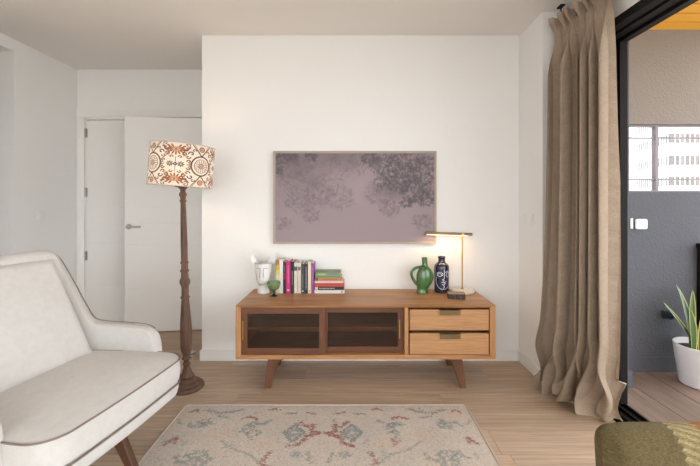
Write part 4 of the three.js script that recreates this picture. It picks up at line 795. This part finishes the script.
// ---------------------------------------------------------------- small wall and floor fittings
{
  const s1 = thing('light_switch', 'square white light switch on the left wall beside the armchair', 'switch', [XL, 1.112, -(2.69 * 370 / 311)], Math.PI / 2);
  mesh('plate', rbox(0.082, 0.08, 0.008, 0, 0, 0.004, 0.003), M.white, s1); mesh('rocker', rbox(0.056, 0.056, 0.004, 0, 0, 0.0095, 0.0015), M.white, s1);
  const s2 = thing('light_switch', 'double white light switch on the pier next to the curtain', 'switch', [XR, 1.105, -2.72], -Math.PI / 2);
  mesh('plate', rbox(0.16, 0.08, 0.008, 0, 0, 0.004, 0.003), M.white, s2); for (const x of [-0.037, 0.037]) mesh('rocker', rbox(0.056, 0.056, 0.004, x, 0, 0.0095, 0.0015), M.white, s2);
  const ds = thing('door_stop', 'small round door stop on the floor behind the floor lamp', 'door stop', [(192.2 - 352) * 2.96 / 370, 0, -2.96]);
  mesh('body', lathe([[0.001, 0], [0.02, 0], [0.022, 0.003], [0.022, 0.03], [0.019, 0.035], [0.001, 0.036]], 28), std({ color: rgb(205, 203, 198), roughness: 0.35, metalness: 0.2 }), ds); mesh('bumper', new THREE.TorusGeometry(0.0222, 0.004, 8, 28).rotateX(Math.PI / 2).translate(0, 0.02, 0), std({ color: rgb(96, 92, 88), roughness: 0.8 }), ds);
}

// ---------------------------------------------------------------- snake plant in a white pot
{
  const cx = 2.345, D = 2.49;
  const pot = thing('plant_pot', 'round white tapered planter on the balcony deck', 'pot', [cx, 0, -D]);
  mesh('body', lathe([[0.001, 0.002], [0.105, 0.002], [0.112, 0.008], [0.143, 0.255], [0.145, 0.268], [0.141, 0.272], [0.135, 0.268], [0.131, 0.23], [0.001, 0.225]], 56), phy({ color: rgb(226, 224, 226), roughness: 0.4 }), pot);
  mesh('soil', lathe([[0.001, 0.24], [0.1, 0.238], [0.131, 0.232]], 32), std({ color: rgb(66, 48, 38), roughness: 1, bumpMap: roughPlaster, bumpScale: 0.01 }), pot, 'dark potting soil');
  const plant = thing('snake_plant', 'snake plant with tall green leaves edged in yellow', 'plant', [cx, 0.236, -D]);
  const lt = dataTex(128, 512, (u, v) => { const e = Math.abs(u - 0.5) * 2, n = fbm(u, v, 800, 4, 26, 3), y = sstep(0.68, 0.78, e + (n - 0.5) * 0.12), b = 0.5 + 0.5 * Math.sin((v * 26 + n * 5) * 6.28), g = [lerp(52, 96, b * 0.6), lerp(84, 128, b * 0.6), lerp(44, 72, b * 0.6)]; const c = [198, 190, 104]; return g.map((q, i) => lerp(q, c[i], y)); });
  const lm = phy({ map: lt, roughness: 0.4, side: THREE.DoubleSide, clearcoat: 0.2 });
  // [base x, base z, lean x, lean z, length, width, facing]
  const leaves = [[-0.05, 0.03, -0.25, 0.02, 0.35, 0.018, 0.5, 0.6], [-0.095, 0.05, -0.04, 0.02, 0.31, 0.03, 0.2], [-0.08, 0.01, 0.0, 0.02, 0.42, 0.034, 0.35], [-0.04, 0.05, 0.0, 0.04, 0.38, 0.036, -0.25], [0.02, 0.01, 0.0, -0.02, 0.47, 0.036, 0.4], [0.045, 0.05, 0.03, 0.05, 0.4, 0.036, -0.4], [0.06, -0.02, 0.05, -0.03, 0.43, 0.035, 0.8], [-0.02, -0.05, -0.03, -0.08, 0.42, 0.034, 0.1], [0.08, 0.03, 0.05, 0.04, 0.33, 0.028, -0.9], [0.0, 0.08, 0.05, 0.1, 0.3, 0.033, 0.1]];
  for (const [bx, bz, lx, lz, L, W, a, bend = 0] of leaves) {
    const ca = Math.cos(a), sa = Math.sin(a), tw = rr(-0.5, 0.5);
    const P = (side) => (u, v) => { const w = W * Math.pow(Math.sin(Math.PI * lerp(0.17, 1, Math.pow(v, 1.25))), 0.75) * (1 - 0.1 * v) + 0.0004, e = (u - 0.5) * 2, aa = a + tw * v, c = Math.cos(aa), s = Math.sin(aa), cup = 0.35 * w * (e * e) + side * 0.0022 * (1 - e * e); const k = v * v * (1 - bend) + v * bend; return [bx + lx * k + e * w * c - cup * s * -1, L * v - 0.01, bz + lz * k - e * w * s + cup * c]; };
    const A = surf(P(1), 8, 22), B = surf((u, v) => P(-1)(1 - u, v), 8, 22);
    mesh('leaf', [A, B], lm, plant);
  }
}

// ---------------------------------------------------------------- olive woven chair in the near right corner, its back towards the sideboard
{
  const t = thing('woven_chair', 'chair back in olive green woven kilim fabric, near right corner', 'chair', [1.0, 0, -0.72]);
  const kil = dataTex(512, 512, (u, v, i, j) => {
    const n = 0.5 * hash(i >> 1, j >> 1, 91) + 0.5 * hash(i >> 2, j, 92), k = 0.74 + 0.5 * n; let c = [112, 98, 62];
    // u runs 0..1 over the width: zigzag band, then orange
    const zz = Math.abs(((v * 22) % 1) - 0.5) * 0.07, x = u + zz * 0.5; if (x > 0.27 && x < 0.38) c = ((v * 44 + u * 30) % 2) < 1 ? [176, 160, 116] : [150, 134, 92];
    if (x > 0.38 && x < 0.5) c = [168, 112, 62]; if (x > 0.5) c = [120, 104, 66]; if (x > 0.86) c = [96, 52, 42];
    return c.map((q) => q * k);
  });
  const m = phy({ map: kil, roughness: 1, bumpMap: weaveBump, bumpScale: 0.002, sheen: 0.2, sheenColor: rgb(180, 170, 130) });
  // backrest with a rolled, slightly crowned top
  const w = 0.335, bk = (u, v) => {
    const sgn = v, a = v * Math.PI * 2, r = 0.058;
    return null;
  };
  const prof = []; const hh = 0.632;
  for (let i = 0; i <= 8; i++) prof.push([0.06, lerp(0.3, hh - 0.065, i / 8)]);
  for (let i = 1; i < 16; i++) { const a = i / 16 * Math.PI; prof.push([0.06 * Math.cos(a), hh - 0.065 + 0.065 * Math.sin(a)]); }
  for (let i = 8; i >= 0; i--) prof.push([-0.06, lerp(0.3, hh - 0.065, i / 8)]); prof.push([0.06, 0.3]);
  const nP = prof.length - 1;
  const back = surf((u, v) => {
    const [z, y] = prof[Math.round(v * nP)], e = Math.abs(u - 0.5) * 2, s = e > 0.88 ? Math.sqrt(Math.max(0, 1 - Math.pow((e - 0.88) / 0.12, 3))) : 1;
    const yy = y > 0.3 ? y - 0.018 * Math.pow(e, 12) : y;
    return [(u - 0.5) * 2 * w, yy, (z * s - (yy - 0.3) * 0.1) - 0.24];
  }, 48, nP);
  mesh('backrest', back, m, t, 'olive woven backrest with a zigzag band');
  mesh('seat', rbox(0.64, 0.13, 0.56, 0, 0.355, 0.1, 0.045, 'x', undefined, 4), m, t);
  mesh('frame', [rbox(0.6, 0.05, 0.04, 0, 0.27, -0.18, 0.006), rbox(0.6, 0.05, 0.04, 0, 0.27, 0.35, 0.006), rbox(0.04, 0.05, 0.5, -0.28, 0.27, 0.085, 0.006, 'z'), rbox(0.04, 0.05, 0.5, 0.28, 0.27, 0.085, 0.006, 'z')], M.walnut, t);
  for (const [x, z] of [[-0.28, -0.2], [0.28, -0.2], [-0.28, 0.35], [0.28, 0.35]]) mesh('leg', cyl(0.013, 0.02, 0.246, x, 0, z, 16), M.walnut, t);
}
renderer.render(scene, camera);
